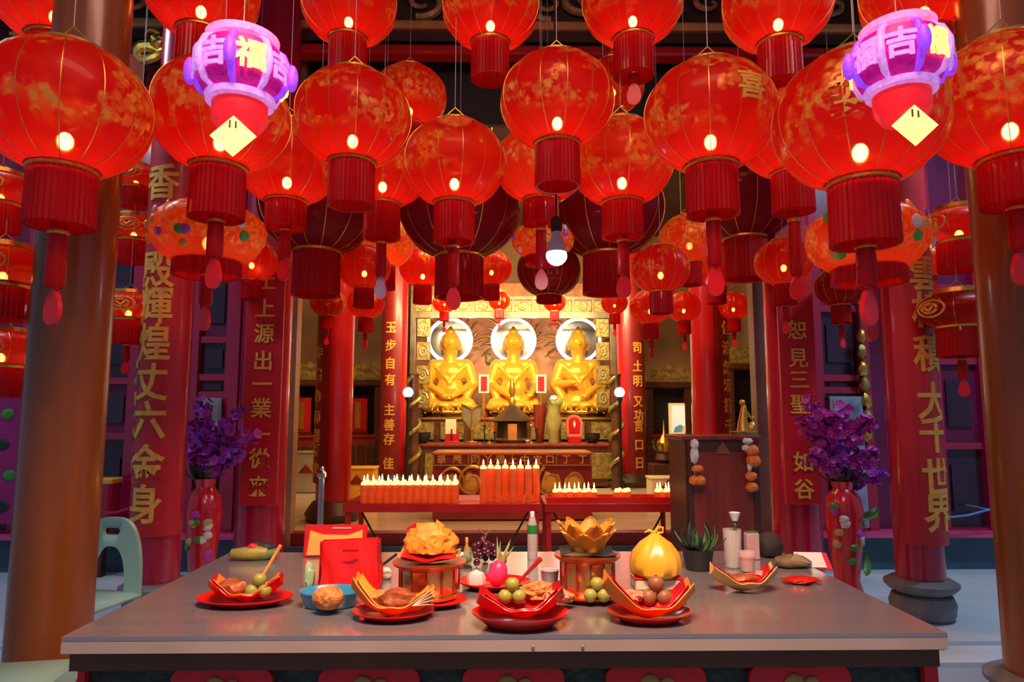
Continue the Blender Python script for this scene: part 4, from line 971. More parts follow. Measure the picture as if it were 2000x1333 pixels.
cx1, cz, cw1 = ctable('red metal table with the long block of candles, left one', 670, 1056, 0, 0)
cx2, _, cw2 = ctable('red metal table with the low candle trays, right one', 1064, 1334, 0, 0)
def candle_meshes(r, h):
    return (MB().lathe([(r*.96, 0), (r, .006), (r, h-.006), (r*.9, h)], 12).mesh('wax', WAX),
            MB().lathe([(r*.90, 0), (r*.92, .010), (r*.62, .024), (.001, .028)], 10).mesh('melted_top', WAXTOP),
            MB().lathe([(.001, 0), (r*.22, .008), (r*.26, .016), (r*.12, .030), (.001, .042)], 8).mesh('flame', FLAME))
def candle(ms, x, y, z, h, label, group, flame=True):
    t = T('candle', label, 'candle', (x, y, z), random.uniform(0, 6), group)
    P(ms[0], 'wax', None, t); P(ms[1], 'melted_top', None, t, loc=(0, 0, h))
    if flame: P(ms[2], 'flame', None, t, loc=(0, 0, h+.026))
random.seed(4)
ORD = 'first second third fourth fifth sixth seventh eighth ninth tenth eleventh twelfth thirteenth'.split()
r1 = .026; h1 = .13; CM1 = candle_meshes(r1, h1)
xa = at_y(712, 960, YT-.2).x; xb = at_y(888, 960, YT-.2).x; n = 13
for j in range(3):
    for i in range(n):
        candle(CM1, xa+(xb-xa)*i/(n-1), YT-.22+j*.062, cz, h1, ORD[i]+' stubby orange candle from the left in the '+('front', 'middle', 'back')[j]+' row of the block', 'block of stubby candles', flame=(i+j) % 2 == 0)
h2 = .245; CM2 = candle_meshes(.027, h2)
for i, px in enumerate((944, 958, 972, 987, 1002, 1017, 1032, 1048)):
    candle(CM2, at_y(px, 950, YT-.2).x, YT-.20+(i % 2)*.05, cz, h2+0, ORD[i]+' from the left of the tall orange-red candles before the altar', 'row of tall candles')
h3 = .075; CM3 = candle_meshes(.022, h3)
for i in range(9): candle(CM3, at_y(1084+i*9.5, 975, YT-.2).x, YT-.22+(i % 2)*.05, cz, h3, ORD[i]+' from the left of the short candles in the left cluster', 'left cluster of short candles')
for i in range(4): candle(CM3, at_y(1204+i*8, 975, YT-.2).x, YT-.22+(i % 2)*.05, cz, h3-.0, ORD[i]+' from the left of the short candles in the middle cluster', 'middle cluster of short candles', flame=False)
for i in range(6): candle(CM3, at_y(1283+i*8.4, 975, YT-.2).x, YT-.22+(i % 2)*.05, cz, h3, ORD[i]+' from the left of the short candles in the right cluster', 'right cluster of short candles')
t = T('candle_tray', 'red tray edge around the short candles', 'tray', (cx2, YT-.20, cz))
P(MB().box((0, -.08, .022), (cw2-.03, .008, .044)), 'front_rail', REDPL, t, smooth=False); P(MB().box((0, .12, .022), (cw2-.03, .008, .044)), 'back_rail', REDPL, t, smooth=False)
for s in (-1, 1): P(MB().box((s*(cw2/2-.02), .02, .022), (.008, .2, .044)), 'end_rail', REDPL, t, smooth=False)

# ---- gilt altar with lettered front
YA = 8.3
a = at_y(846, 885, YA); b = at_y(1155, 885, YA); za = a.z; aw = b.x-a.x; ax = (a.x+b.x)/2
t = T('altar_table', 'red altar with gold lettering and gilt carvings behind the candles', 'altar', (ax, YA+.35, HZ))
ah = za-HZ
ALR = mat('altar_red', (.34, .020, .012), .3, 0, .2, 5, coat=.4)
P(MB().box((0, 0, ah/2), (aw, .70, ah-.02)), 'body', ALR, t, smooth=False)
P(MB().box((0, 0, ah-.01), (aw+.03, .74, .03), bev=.006), 'top', mat('altar_edge', (.62, .22, .07), .3, .3), t, smooth=False)
def axp(px): return at_y(px, 930, YA).x-ax
def azp(py): return at_y(1000, py, YA).z-HZ
for py in (909,): P(MB().box((0, -.36, azp(py)), (aw, .02, .015)), 'gilt_rail', GOLD, t, smooth=False)
for px in (847, 915, 1087, 1154): P(MB().box((axp(px), -.36, (azp(909)+azp(886))/2), (.014, .02, azp(886)-azp(909))), 'gilt_stile', GOLD, t, smooth=False)
for ch, px in zip('華 嚴 网 丫 個 上 中 宜 口 丁 丁'.split(), (862, 893, 928, 953, 976, 1001, 1025, 1050, 1074, 1106, 1138)):
    P(char_flat(ch, .115, .014, 1.0, .006), 'character', GOLDP, t, loc=(axp(px), -.362, azp(898)))
for k, px in enumerate((880, 920, 1075, 1120)):
    random.seed(k); pts = []
    for q in range(30):
        u = q/29; a_ = u*9+k; rr = .17*(1-u*.85); pts.append((axp(px)+rr*math.cos(a_), -.365-.012*math.sin(u*6), azp(942)+rr*1.15*math.sin(a_)))
    P(MB().tube(pts, [.022*(1-.5*q/29) for q in range(30)], 6), 'gilt_scroll', GOLD, t)
    P(lump((.11, .02, .13), .35, 60+k, 3), 'gilt_relief', GOLDP, t, loc=(axp(px), -.35, azp(945)))
# altar-side things behind the gilt altar
def on_altar(px, py, Y): return at_y(px, py, Y)
ZL = 1.02
YD = 12.0
DK = mat('altar_dark', (.10, .035, .015), .4, .1, .5, 5, .2, 20)
aX0, aX1 = at_y(820, 850, YD).x, at_y(1186, 850, YD).x
d1 = T('long_altar', 'dark carved long altar below the three gold statues', 'altar', ((aX0+aX1)/2, YD+.4, HZ))
zt = at_y(1000, 868, YD).z-HZ
P(MB().box((0, 0, zt/2), (aX1-aX0, .8, zt-.05)), 'body', DK, d1, smooth=False); P(MB().box((0, 0, zt-.02), (aX1-aX0+.08, .86, .05), bev=.01), 'top', RWOOD, d1, smooth=False)
for k in range(6): P(MB().box((-(aX1-aX0)/2+.3+k*.58, -.41, zt*.5), (.42, .03, zt*.6), bev=.01), 'carved_panel', OLIVE, d1)
YD2 = 13.2
P2z = at_y(1000, 815, YD2).z-HZ
d2 = T('statue_plinth', 'tall dark gilt plinth carrying the three gold statues', 'plinth', ((aX0+aX1)/2, 14.1, HZ))
P(MB().box((0, 0, P2z/2), (4.1, 1.7, P2z)), 'body', DK, d2, smooth=False)
for k in range(7): P(MB().box((-1.74+k*.58, -.87, P2z*.78), (.46, .05, P2z*.28), bev=.012), 'gilt_panel', OLIVE, d2)
P(MB().box((0, -.02, P2z-.03), (4.16, 1.72, .06), bev=.012), 'top', GOLD, d2)

# ---- gold statues
def capsule(mb, p0, p1, r0, r1, n=6):
    p0, p1 = Vector(p0), Vector(p1)
    mb.tube([p0+(p1-p0)*(k/n) for k in range(n+1)], [r0+(r1-r0)*k/n for k in range(n+1)], 12); mb.ell(p0, r0, 12, 8); mb.ell(p1, r1, 12, 8)
def statue_mesh(variant):
    mb = MB()
    for s in (-1, 1):
        capsule(mb, (s*.2, .05, .20), (s*.56, -.24, .15), .20, .145)
        capsule(mb, (s*.56, -.26, .14), (-s*.06, -.46, .13), .135, .09)
        mb.ell((-s*.16, -.50, .15), (.15, .07, .055), 12, 8)
        mb.ell((s*.63, -.18, .10), (.14, .2, .10), 12, 8)
        capsule(mb, (s*.37, .03, 1.00), (s*.50, .0, .60), .145, .125)          # sleeve
        hand = (s*.10, -.40, .34)
        if variant == 1 and s == 1: hand = (.40, -.42, .34)
        if variant == 2 and s == -1: hand = (-.16, -.42, .62)
        capsule(mb, (s*.50, .0, .60), hand, .115, .060)
        capsule(mb, (s*.50, .0, .58), (s*.44, -.1, .34), .12, .14)              # hanging sleeve
        mb.ell(hand, (.085, .075, .035), 12, 8)
        for q in range(4):
            capsule(mb, (hand[0]-s*.02, hand[1]-.03+.022*q, hand[2]+.01), (hand[0]-s*.13, hand[1]-.05+.022*q, hand[2]), .022, .014, 3)
        capsule(mb, (hand[0]-s*.02, hand[1]+.03, hand[2]+.03), (hand[0]-s*.09, hand[1]+.02, hand[2]+.055), .02, .016, 3)
        mb.ell((s*.165, .01, 1.44), (.028, .045, .12), 8, 8)
        mb.ell((s*.058, -.165, 1.50), (.035, .02, .014), 8, 6)
        capsule(mb, (s*.03, -.175, 1.535), (s*.10, -.150, 1.54), .014, .010, 3)
        capsule(mb, (s*.34, -.08, 1.02), (-s*.02, -.22, .62), .035, .030)        # robe edge
    mb.ell((0, .06, .24), (.38, .30, .22)); mb.ell((0, .0, .50), (.31, .235, .30)); mb.ell((0, .01, .84), (.345, .225, .27))
    capsule(mb, (-.34, .03, 1.02), (.34, .03, 1.02), .13, .13); capsule(mb, (0, .03, 1.05), (0, .0, 1.32), .15, .125)
    mb.ell((0, -.01, 1.48), (.158, .175, .205), 16, 12); mb.ell((0, -.03, 1.38), (.115, .13, .10)); mb.ell((0, .03, 1.58), (.165, .165, .13))
    mb.ell((0, .02, 1.72), (.09, .09, .075)); mb.ell((0, .02, 1.80), (.035, .035, .045))
    capsule(mb, (0, -.165, 1.53), (0, -.200, 1.45), .016, .027, 4); mb.ell((0, -.165, 1.395), (.045, .02, .014), 8, 6)
    for k in range(7):      # folds over the shins
        x = -.36+k*.12; capsule(mb, (x, -.44-.05*math.cos(x*3), .20), (x*1.15, -.50, .04), .022, .030, 3)
    mb.v = [(x*1.25, y*1.2, 1.30+(z-1.30)*1.06) if z > 1.27 and abs(x) < .3 else (x, y, z) for x, y, z in mb.v]
    mb.v = [(x*(.80+.20*min(1, max(0, (z-.28)/.25))), y, z) for x, y, z in mb.v]
    return remesh(mb, 'figure', GOLDS, .020, 3)
YS = 13.75
LOT = [MB().sheet(lambda u, v: ((2*u-1)*.13*math.sin(math.pi*(.12+.86*v))**.7, -.06*v-.05*math.sin(math.pi*v), .22*v), 6, 6, .02).mesh('lotus_petal', GOLD)]
HALO = mat('halo_light', (1, 1, 1), .5, 0, 0, 1, emit=5, ecol=(.86, .80, 1.0)); MIRR = mat('grey_mirror', (.35, .37, .42), .2, .8, .1, 4)
for k, (px, lb) in enumerate(((879, 'left'), (1003, 'middle'), (1130, 'right'))):
    zb = at_y(px, 806, YS-.4).z; top = at_y(px, 640, YS).z; x = at_y(px, 740, YS).x
    H = (top-zb)/1.84
    t = T('seated_statue', 'gold seated figure statue in robes, '+lb+' of the three', 'statue', (x, YS, zb-.0), 0, 'three seated gold statues', H)
    P(statue_mesh(k if k else 0), 'figure', None, t)
    b = T('lotus_throne', 'gilt lotus throne under the '+lb+' gold statue', 'throne', (x, YS, d2.location.z+P2z), 0, 'gilt lotus thrones')
    hh = max(.12, zb-(d2.location.z+P2z))
    P(MB().lathe([(.56*H, 0), (.58*H, hh*.2), (.48*H, hh*.5), (.57*H, hh*.9), (.55*H, hh)], 32), 'core', OLIVE, b).scale = (1, .85, 1)
    for q in range(16): P(LOT[0], 'lotus_petal', None, b, loc=(.50*H*math.sin(q*math.pi/8), -.45*H*math.cos(q*math.pi/8), hh*.2), rot=(0, 0, q*math.pi/8), sc=(1, 1, hh/.24))
    hz = at_y(px, 665, YS+.35); rr = 41*mpp(hz)
    h = T('halo', 'glowing white ring halo behind the head of the '+lb+' statue', 'halo', hz, 0, 'ring halos')
    ring = [(rr*math.cos(q*math.pi/20), 0, rr*math.sin(q*math.pi/20)) for q in range(40)]
    P(MB().tube(ring, rr*.085, 8, closed=True), 'light_ring', HALO, h)
    P(MB().lathe([(.001, 0), (rr*.93, 0), (rr*.93, .03), (.001, .03)], 40, Matrix.Rotation(R_(90), 4, 'X')), 'disc', MIRR, h)
    P(MB().tube([(0, .02, -rr), (0, .02, -rr-1.25)], .03, 6), 'post', GOLD, h)
# backdrop screen with flame carvings
sx0, sx1 = at_y(806, 700, 14.9).x, at_y(1200, 700, 14.9).x; sxm = (sx0+sx1)/2; sw = sx1-sx0
sz0, sz1 = at_y(1000, 812, 14.9).z, at_y(1000, 560, 14.9).z
t = T('gilt_backdrop', 'orange gilt screen with flame carvings behind the statues', 'screen', (sxm, 15.06, sz0-.2))
P(MB().box((0, 0, (sz1-sz0)/2+.1), (sw, .08, sz1-sz0+.4)), 'panel', mat('orange_gilt', (.62, .26, .09), .45, .15, .35, 3.5, .3, 12), t, smooth=False)
P(MB().box((0, 0, (HZ-sz0+.2)/2), (sw*.9, .06, sz0-.2-HZ)), 'stand', DK, t, smooth=False)
random.seed(8)
for hx in (879, 1003, 1130):
    c0 = at_y(hx, 668, 14.85); 
    for q in range(14):
        a_ = -.3+q*(math.pi+.6)/13; r0 = .52; L = random.uniform(.16, .34)
        base = Vector((c0.x-sxm+r0*math.cos(a_), -.05, c0.z-(sz0-.2)+r0*math.sin(a_)))
        d = Vector((math.cos(a_+.35), 0, math.sin(a_+.35)))*L
        P(MB().tube([base, base+d*.5+Vector((0, -.02, .02)), base+d], [.035, .028, .006], 6), 'flame_ray', GOLD, t)
for q in range(26):
    x = random.uniform(-sw/2+.2, sw/2-.2); z = random.uniform(.3, sz1-sz0+.1)
    P(lump((random.uniform(.08, .2), .03, random.uniform(.06, .14)), .4, q, 2), 'relief', OLIVE if q % 2 else mat('orange_relief', (.7, .30, .10), .5, .1, .3, 8), t, loc=(x, -.05, z))
# shrine case frame: posts and lintel with fretwork
YF = 12.9
fx0, fx1 = at_y(806, 700, YF).x, at_y(1198, 700, YF).x
FRM = mat('bronze_frame', (.20, .15, .09), .35, .4, .3, 6)
t = T('shrine_frame', 'bronze shrine frame with fretwork lintel around the statues', 'shrine', ((fx0+fx1)/2, YF, HZ))
fw = fx1-fx0
for s in (-1, 1): P(MB().box((s*fw/2, 0, 2.5), (.09, .1, 5.0)), 'post', FRM, t, smooth=False)
for py0, py1 in ((610, 622), (580, 586)):
    z0, z1 = at_y(1000, py1, YF).z-HZ, at_y(1000, py0, YF).z-HZ
    P(MB().box((0, 0, (z0+z1)/2), (fw, .09, z1-z0)), 'lintel', FRM, t, smooth=False)
zl0, zl1 = at_y(1000, 610, YF).z-HZ, at_y(1000, 586, YF).z-HZ
for k in range(10):
    xa = -fw/2+fw*(k+.5)/10
    P(MB().box((xa-fw/20, 0, (zl0+zl1)/2), (.04, .06, zl1-zl0)), 'divider', FRM, t, smooth=False)
    P(MB().box((xa, .03, (zl0+zl1)/2), (fw/10-.06, .02, zl1-zl0-.04)), 'fret_panel', OLIVE, t, smooth=False)
    pts = [(xa+.12*(1-q/19)*math.cos(q*.7), -.01, (zl0+zl1)/2+.11*(1-q/19)*math.sin(q*.7)) for q in range(20)]
    P(MB().tube(pts, .014, 5), 'fret_scroll', mat('pale_gilt', (.60, .50, .26), .4, .4), t)
for s in (-1, 1):
    for q in range(4):
        za_, zb_ = zl0-.1-.45*q, zl0-.5-.45*q
        P(MB().box((s*(fw/2-.2), .02, (za_+zb_)/2), (.26, .04, .36), bev=.01), 'fret_panel', OLIVE, t)
        P(MB().tube([(s*(fw/2-.2)+.1*(1-k/15)*math.cos(k*.8), -.01, (za_+zb_)/2+.14*(1-k/15)*math.sin(k*.8)) for k in range(16)], .014, 5), 'fret_scroll', MATS['pale_gilt'], t)
# two white globe lamps on posts
for px, lb in ((797, 'left'), (1210, 'right')):
    p = at_y(px, 767, 11.15)
    t = T('globe_lamp', 'white globe lamp on a dark post at the '+lb+' of the statues', 'lamp', (p.x, p.y, HZ), 0, 'white globe lamps')
    P(MB().ell((0, 0, p.z-HZ), .082, 20, 12), 'globe', mat('globe_white', (1, 1, 1), .4, 0, 0, 1, emit=14, ecol=(1, .97, .92)), t)
    P(MB().lathe([(.12, 0), (.13, .03), (.03, .06), (.022, p.z-HZ-.16), (.05, p.z-HZ-.10), (.04, p.z-HZ-.06)], 16), 'post', BLACK, t)
# carved gilt side posts next to the shrine
for px, lb in ((808, 'left'), (1204, 'right')):
    p = at_y(px, 830, 11.75)
    t = T('gilt_post', 'carved dragon post with gold relief at the '+lb+' of the altar', 'post', (p.x, p.y, HZ))
    P(MB().lathe([(.11, 0), (.12, .1), (.09, .16), (.08, 1.9), (.10, 1.95)], 20), 'core', DK, t)
    P(MB().tube([(.11*math.cos(k*.6), .11*math.sin(k*.6), .15+k*.045) for k in range(40)], .035, 6), 'dragon', OLIVE, t)

# ---- small ritual objects on the long altar and the gilt altar
zA = HZ+zt
def ph(px, py): return at_y(px, py, YD)
def hob(px, py): return (ph(px, py).z-zA)
t = T('prayer_tablet', 'red tablet with a cream paper slip left on the long altar', 'tablet', (ph(881, 850).x, YD+.22, zA))
P(MB().box((0, 0, .02), (.28, .12, .05), bev=.01), 'base', RED, t); P(MB().box((0, 0, .13), (.24, .05, .26)), 'panel', RED, t, smooth=False)
P(MB().box((-.02, -.02, .30), (.19, .02, .26)), 'paper_slip', CREAM, t, smooth=False); P(MB().tube([(0, -.06, .05), (0, -.06, .26)], .012, 5), 'incense', BLACK, t)
for px, s_, lb in ((945, 1, 'left'), (1057, -1, 'right')):
    p = at_y(px, 750, 13.3); 
    t = T('name_plaque', 'small red plaque in a white frame '+lb+' of the middle statue', 'plaque', (p.x, 13.3, p.z-.17), s_*.1)
    P(MB().box((0, 0, .17), (.20, .03, .36)), 'frame', WHITE, t, smooth=False); P(MB().box((0, -.02, .17), (.12, .02, .28)), 'panel', TAGR, t, smooth=False)
    P(MB().tube([(0, .01, HZ+P2z-p.z+.17), (0, .01, .02)], .02, 6), 'stand', GOLD, t)
p = ph(921, 812)
t = T('shield_ornament', 'glass shield-shaped ornament with gilt edges on the altar', 'ornament', (p.x, YD+.2, zA))
hh = p.z-zA
ol = [(-.18, .20), (0, .12), (.18, .20), (.17, -.05), (0, -.26), (-.17, -.05)]
P(MB().prism(ol, -.02, .02, Matrix.Translation((0, 0, hh))), 'glass', mat('bronze_glass', (.30, .24, .12), .15, .3, .2, 5), t, smooth=False)
P(MB().tube([(x, -.03, z+hh) for x, z in ol], .018, 5, closed=True).tube([(0, -.03, .12+hh), (0, -.03, -.26+hh)], .014, 5), 'gilt_edge', GOLD, t); P(MB().lathe([(.12, 0), (.12, .03), (.025, .05), (.02, hh-.2)], 14), 'stem', GOLD, t)
p = ph(1001, 850)
t = T('incense_tower', 'dark pagoda-shaped incense tower with gold finial at the altar centre', 'incense burner', (p.x, YD+.38, zA))
P(MB().lathe([(.34, 0), (.36, .06), (.28, .10), (.26, .36), (.38, .40), (.06, .68)], 6), 'tower', mat('tower_dark', (.06, .035, .02), .35, .4), t, smooth=False)
P(MB().lathe([(.05, .66), (.07, .74), (.03, .82), (.06, .92), (.05, 1.02), (.015, 1.22)], 16), 'finial', GOLD, t); P(MB().box((0, -.27, .2), (.16, .06, .3)), 'door', mat('amber_panel', (.45, .18, .04), .4), t, smooth=False)
for k, px in enumerate((946, 956, 966, 1038, 1048)):
    hh = hob(px, 812+10*(k % 3))
    t = T('candlestick', 'slender altar candlestick, number %s from the left of five beside the tower' % ('one', 'two', 'three', 'four', 'five')[k], 'candlestick', (ph(px, 840).x, YD+.10, zA), 0, 'altar candlesticks')
    P(MB().lathe([(.05, 0), (.05, .015), (.014, .04), (.012, hh*.6), (.035, hh*.64), (.01, hh*.7)], 12), 'stick', GOLD if k % 2 else BLACK, t); P(MB().lathe([(.014, hh*.68), (.014, hh), (.004, hh*1.02)], 8), 'taper', REDDK, t)
p = ph(1083, 830); hh = hob(1083, 792)
t = T('tall_vase', 'tall olive green vase with a white lotus bud on the altar', 'vase', (p.x, YD+.2, zA))
P(MB().lathe([(.09, 0), (.10, .02), (.085, hh*.3), (.15, hh*.62), (.10, hh*.85), (.13, hh)], 24), 'vase', mat('olive_glaze', (.36, .32, .10), .3, 0, .2, 6, coat=.4), t)
P(lump((.13, .11, .12), .3, 71, 3), 'foliage', mat('olive_leaf', (.28, .30, .06), .5, 0, .3, 12), t, loc=(.04, 0, hh+.05)); P(lump((.07, .06, .06), .2, 72, 3), 'bud', WHITE, t, loc=(0, -.06, hh+.12))
p = ph(1070, 820); hh = hob(1070, 790)
M1(MB().lathe([(.05, 0), (.06, .02), (.10, hh*.5), (.12, hh), (.1, hh)], 18), 'red_wood_vase', RWOOD, 'slim red-brown vase left of the olive vase', 'vase', (p.x-.12, YD+.42, zA))
p = ph(1126, 850)
t = T('spirit_tablet', 'red arched tablet with a pale flame mark right on the altar', 'tablet', (p.x, YD+.38, zA))
P(MB().box((0, 0, .06), (.24, .14, .12), bev=.01), 'base', RED, t)
arc = [(.15*math.cos(R_(a)), .36+.15*math.sin(R_(a))) for a in range(0, 181, 15)]+[(-.13, .12), (.13, .12)]
P(MB().prism(arc, -.03, .03), 'tablet', mat('pale_red', (.72, .18, .10), .4), t, smooth=False); P(MB().prism([(x*.7, .36+(z-.36)*.72) for x, z in arc], -.045, .0), 'inset', RED, t, smooth=False)
P(MB().prism([(0, .42), (.025, .34), (0, .27), (-.025, .34)], -.055, -.03), 'flame_mark', CREAM, t, smooth=False)
for k, (px, r_, m_, lb) in enumerate(((1030, .055, WHITE, 'small white bowl on the altar right of the tower'), (1160, .14, BLACK, 'squat black incense pot at the right end of the altar'), (822, .15, BLACK, 'squat black incense pot at the left end of the altar'))):
    M1(MB().lathe([(r_*.5, 0), (r_*.6, .02), (r_, r_*.8), (r_*.95, r_*1.2), (r_*1.02, r_*1.3), (r_*.85, r_*1.25), (.001, r_*.7)], 24), 'incense_pot', m_, lb, 'pot', (ph(px, 860).x, YD+.22, zA))
# ---- LED-lit offerings left & right of the shrine: side niches
def niche(label, xa, xb, ya, yb, Y, extra):
    a = at_y(xa, ya, Y); b = at_y(xb, yb, Y); wd = b.x-a.x; zt_ = a.z-HZ
    t = T('side_shrine', label, 'shrine', ((a.x+b.x)/2, Y+.3, HZ))
    P(MB().box((0, .15, zt_/2), (wd, .3, zt_)), 'back', BLACK, t, smooth=False)
    for s in (-1, 1): P(MB().box((s*(wd/2-.06), -.1, zt_/2), (.12, .5, zt_)), 'post', DWOOD, t, smooth=False)
    P(MB().box((0, -.1, zt_+.03), (wd+.1, .6, .12), bev=.02), 'lintel', DWOOD, t)
    crest = [(-wd/2, 0), (-wd/2, .18), (-wd*.3, .34), (-wd*.1, .28), (0, .36), (wd*.12, .28), (wd*.3, .34), (wd/2, .16), (wd/2, 0)]
    P(MB().prism(crest, -.34, -.26, Matrix.Translation((0, 0, zt_+.08))), 'crest', OLIVE, t)
    zc = at_y(xa, yb, Y).z-HZ
    P(MB().box((0, -.15, .42), (wd-.2, .5, .84)), 'cabinet', RWOOD, t, smooth=False); P(MB().box((0, -.17, .86), (wd-.16, .56, .05), bev=.01), 'shelf', RED, t)
    for s in (-1, 0, 1): P(MB().box((s*wd*.27, -.41, .42), (wd*.2, .03, .5), bev=.008), 'cabinet_door', DWOOD, t)
    return t
niche('dark carved side shrine left of the first hall column', 572, 632, 752, 900, 12.8, 0)
niche('dark carved side shrine between the two left hall columns', 676, 742, 752, 900, 13.2, 0)
niche('dark carved side shrine between the two right hall columns', 1262, 1352, 756, 900, 13.2, 0)
niche('dark carved side shrine behind the brown cabinet', 1418, 1500, 720, 900, 12.6, 0)
for px, Y, lb in ((590, 12.86, 'far left'), (700, 13.26, 'inner left')):
    p = at_y(px, 800, Y); z0 = HZ+.885
    t = T('red_tablet', 'tall red ancestor tablet in the '+lb+' side shrine', 'tablet', (p.x, Y, z0))
    P(MB().box((0, 0, .03), (.40, .2, .06), bev=.01), 'base', DWOOD, t); P(MB().box((0, 0, .36), (.34, .06, .66)), 'panel', RED, t, smooth=False); P(MB().box((0, -.04, .36), (.1, .02, .5)), 'gilt_strip', GOLD, t, smooth=False)
# lit picture in the right niche
p = at_y(1338, 818, 13.2)
t = T('lit_picture', 'glowing framed picture of a pale mountain in the right side shrine', 'picture', (p.x, 13.2, HZ+.885))
zz0 = at_y(1338, 850, 13.2).z-HZ-.885; zz1 = at_y(1338, 788, 13.2).z-HZ-.885
P(MB().box((0, .02, (zz0+zz1)/2), (.62, .04, zz1-zz0)), 'frame', mat('lit_gold_frame', (.9, .6, .25), .5, 0, .1, 5, emit=.5), t, smooth=False)
P(MB().box((0, -.005, (zz0+zz1)/2), (.50, .02, zz1-zz0-.1)), 'screen', mat('lit_sky', (.75, .72, .55), .5, 0, .15, 2, emit=.7), t, smooth=False)
P(MB().prism([(-.24, 0), (-.2, .10), (-.1, .15), (.0, .08), (.02, 0)], -.03, -.012, Matrix.Translation((0, 0, zz0+.05))), 'blue_hill', mat('lit_blue', (.12, .35, .42), .5, 0, .1, 4, emit=.4), t, smooth=False)
P(MB().prism([(-.08, 0), (-.04, .12), (.06, .19), (.18, .17), (.24, .1), (.24, 0)], -.036, -.02, Matrix.Translation((0, 0, zz0+.05))), 'orange_hill', mat('lit_orange', (.85, .50, .22), .5, 0, .1, 4, emit=.5), t, smooth=False)
P(MB().box((0, .05, zz0/2), (.2, .06, max(.05, zz0))), 'stand', DWOOD, t, smooth=False)
# gold flower arrangement & boxes right, gold wrapped box left
p = at_y(1298, 900, 11.6)
t = T('gilt_bouquet', 'gilt flower arrangement in a pot right of the rear column', 'flowers', (p.x, 11.6, HZ))
zb_ = at_y(1298, 905, 11.6).z-HZ
P(MB().box((0, 0, zb_/2), (.5, .4, zb_), bev=.02), 'stand', DWOOD, t); P(MB().lathe([(.1, zb_), (.16, zb_+.06), (.13, zb_+.16)], 18), 'pot', DK, t)
random.seed(13)
for k in range(26):
    a = random.uniform(0, 6.28); P(leafmesh(random.uniform(.2, .36), .07, random.uniform(.3, 1.4)), 'leaf', OLIVE if k % 3 else DGREEN, t, loc=(0, 0, zb_+.14), rot=(0, 0, a))
P(MB().lathe([(.06, zb_+.2), (.1, zb_+.34), (.02, zb_+.5), (.005, zb_+.72)], 12), 'gilt_cone', GOLD, t)
for px, py, Y, wd, hgt, m_, lb in ((702, 938, 10.6, .50, .34, GOPAP, 'yellow wrapped box on the floor left of the candles'), (1300, 950, 10.8, .52, .24, CREAM, 'cream donation box on the floor at right behind the candles'), (604, 915, 11.5, .45, .5, mat('pale_box', (.42, .36, .28), .5), 'pale storage box behind the left hall column')):
    p = at_y(px, py, Y)
    t = T('floor_box', lb, 'box', (p.x, Y, HZ)); 
    hz_ = max(.25, p.z-HZ+hgt/2)
    P(MB().box((0, 0, hz_/2), (wd, .4, hz_), bev=.012), 'body', m_, t); P(MB().box((0, 0, hz_+.015), (wd+.03, .43, .03), bev=.008), 'lid', m_, t)
    P(MB().prism([(-.12, 0), (0, .14), (.12, 0)], -.215, -.205, Matrix.Translation((0, 0, hz_*.5))), 'label_mark', RWOOD, t, smooth=False)
# silver standing post
p = at_y(626, 1000, 5.0)
t = T('stanchion', 'slim silver post with a small cap left of the candle table', 'post', (p.x, 5.0, 0))
zt5 = at_y(626, 922, 5.0).z
P(MB().lathe([(.13, 0), (.14, .012), (.04, .03), (.026, .05)], 24), 'base', SILVER, t); P(MB().lathe([(.024, .03), (.022, zt5-.04)], 16), 'tube', SILVER, t); P(MB().lathe([(.022, zt5-.05), (.036, zt5-.035), (.036, zt5-.01), (.014, zt5+.012), (.018, zt5+.028), (.004, zt5+.04)], 16), 'cap', SILVER, t)

# ---- brown cabinet with garlands
p0 = at_y(1338, 860, 4.36); p1 = at_y(1482, 860, 4.36)
t = T('brown_cabinet', 'tall red-brown wooden cabinet hung with flower garlands', 'cabinet', ((p0.x+p1.x)/2, 4.58, 0))
cw = p1.x-p0.x; ch_ = p0.z
P(MB().box((0, 0, ch_/2), (cw, .42, ch_)), 'body', DWOOD, t, smooth=False); P(MB().box((0, 0, ch_+.012), (cw+.04, .46, .03), bev=.006), 'top', RWOOD, t)
zq = at_y(1400, 890, 4.36).z
P(MB().box((0, -.215, (zq+.12)/2+.04), (cw*.80, .02, zq-.16)), 'front_panel', RWOOD, t, smooth=False)
P(MB().prism([(-.05, 0), (0, .075), (.05, 0)], -.235, -.21, Matrix.Translation((0, 0, zq+.01))), 'triangle_crest', mat('brown_crest', (.24, .08, .03), .4), t, smooth=False)
for s in (-1, 1): P(MB().box((s*cw*.44, -.215, ch_/2), (cw*.07, .03, ch_)), 'stile', DWOOD, t, smooth=False)
ORF = mat('marigold', (.78, .20, .03), .6, 0, .3, 30, .4, 40); WHF = mat('white_petals', (.70, .66, .60), .6, 0, .2, 30, .4, 40)
def garland(label, px, ys, Y=4.29):
    p = at_y(px, ys[0][1], Y); t = T('garland', label, 'garland', (p.x, Y, p.z))
    top = ys[0][1]; s = mpp(p)
    P(MB().tube([(0, .09, .03), (0, 0, 0), (0, 0, -(ys[-1][1]-top)*s)], .003, 4), 'thread', CORD, t)
    for dx, py, rx, ry, m_, nm in ys: P(lump((rx*s, rx*s*.8, ry*s), .2, px+py, 3, 3), nm, m_, t, loc=(dx*s, -.02, -(py-top)*s))
garland('jasmine garland with orange tassels at the left of the brown cabinet', 1355, [(0, 868, 8, 10, WHF, 'jasmine_ring'), (-1, 890, 8, 16, WHF, 'jasmine_ring'), (4, 915, 11, 7, ORF, 'marigold'), (-3, 937, 10, 9, ORF, 'marigold'), (9, 937, 10, 9, ORF, 'marigold')])
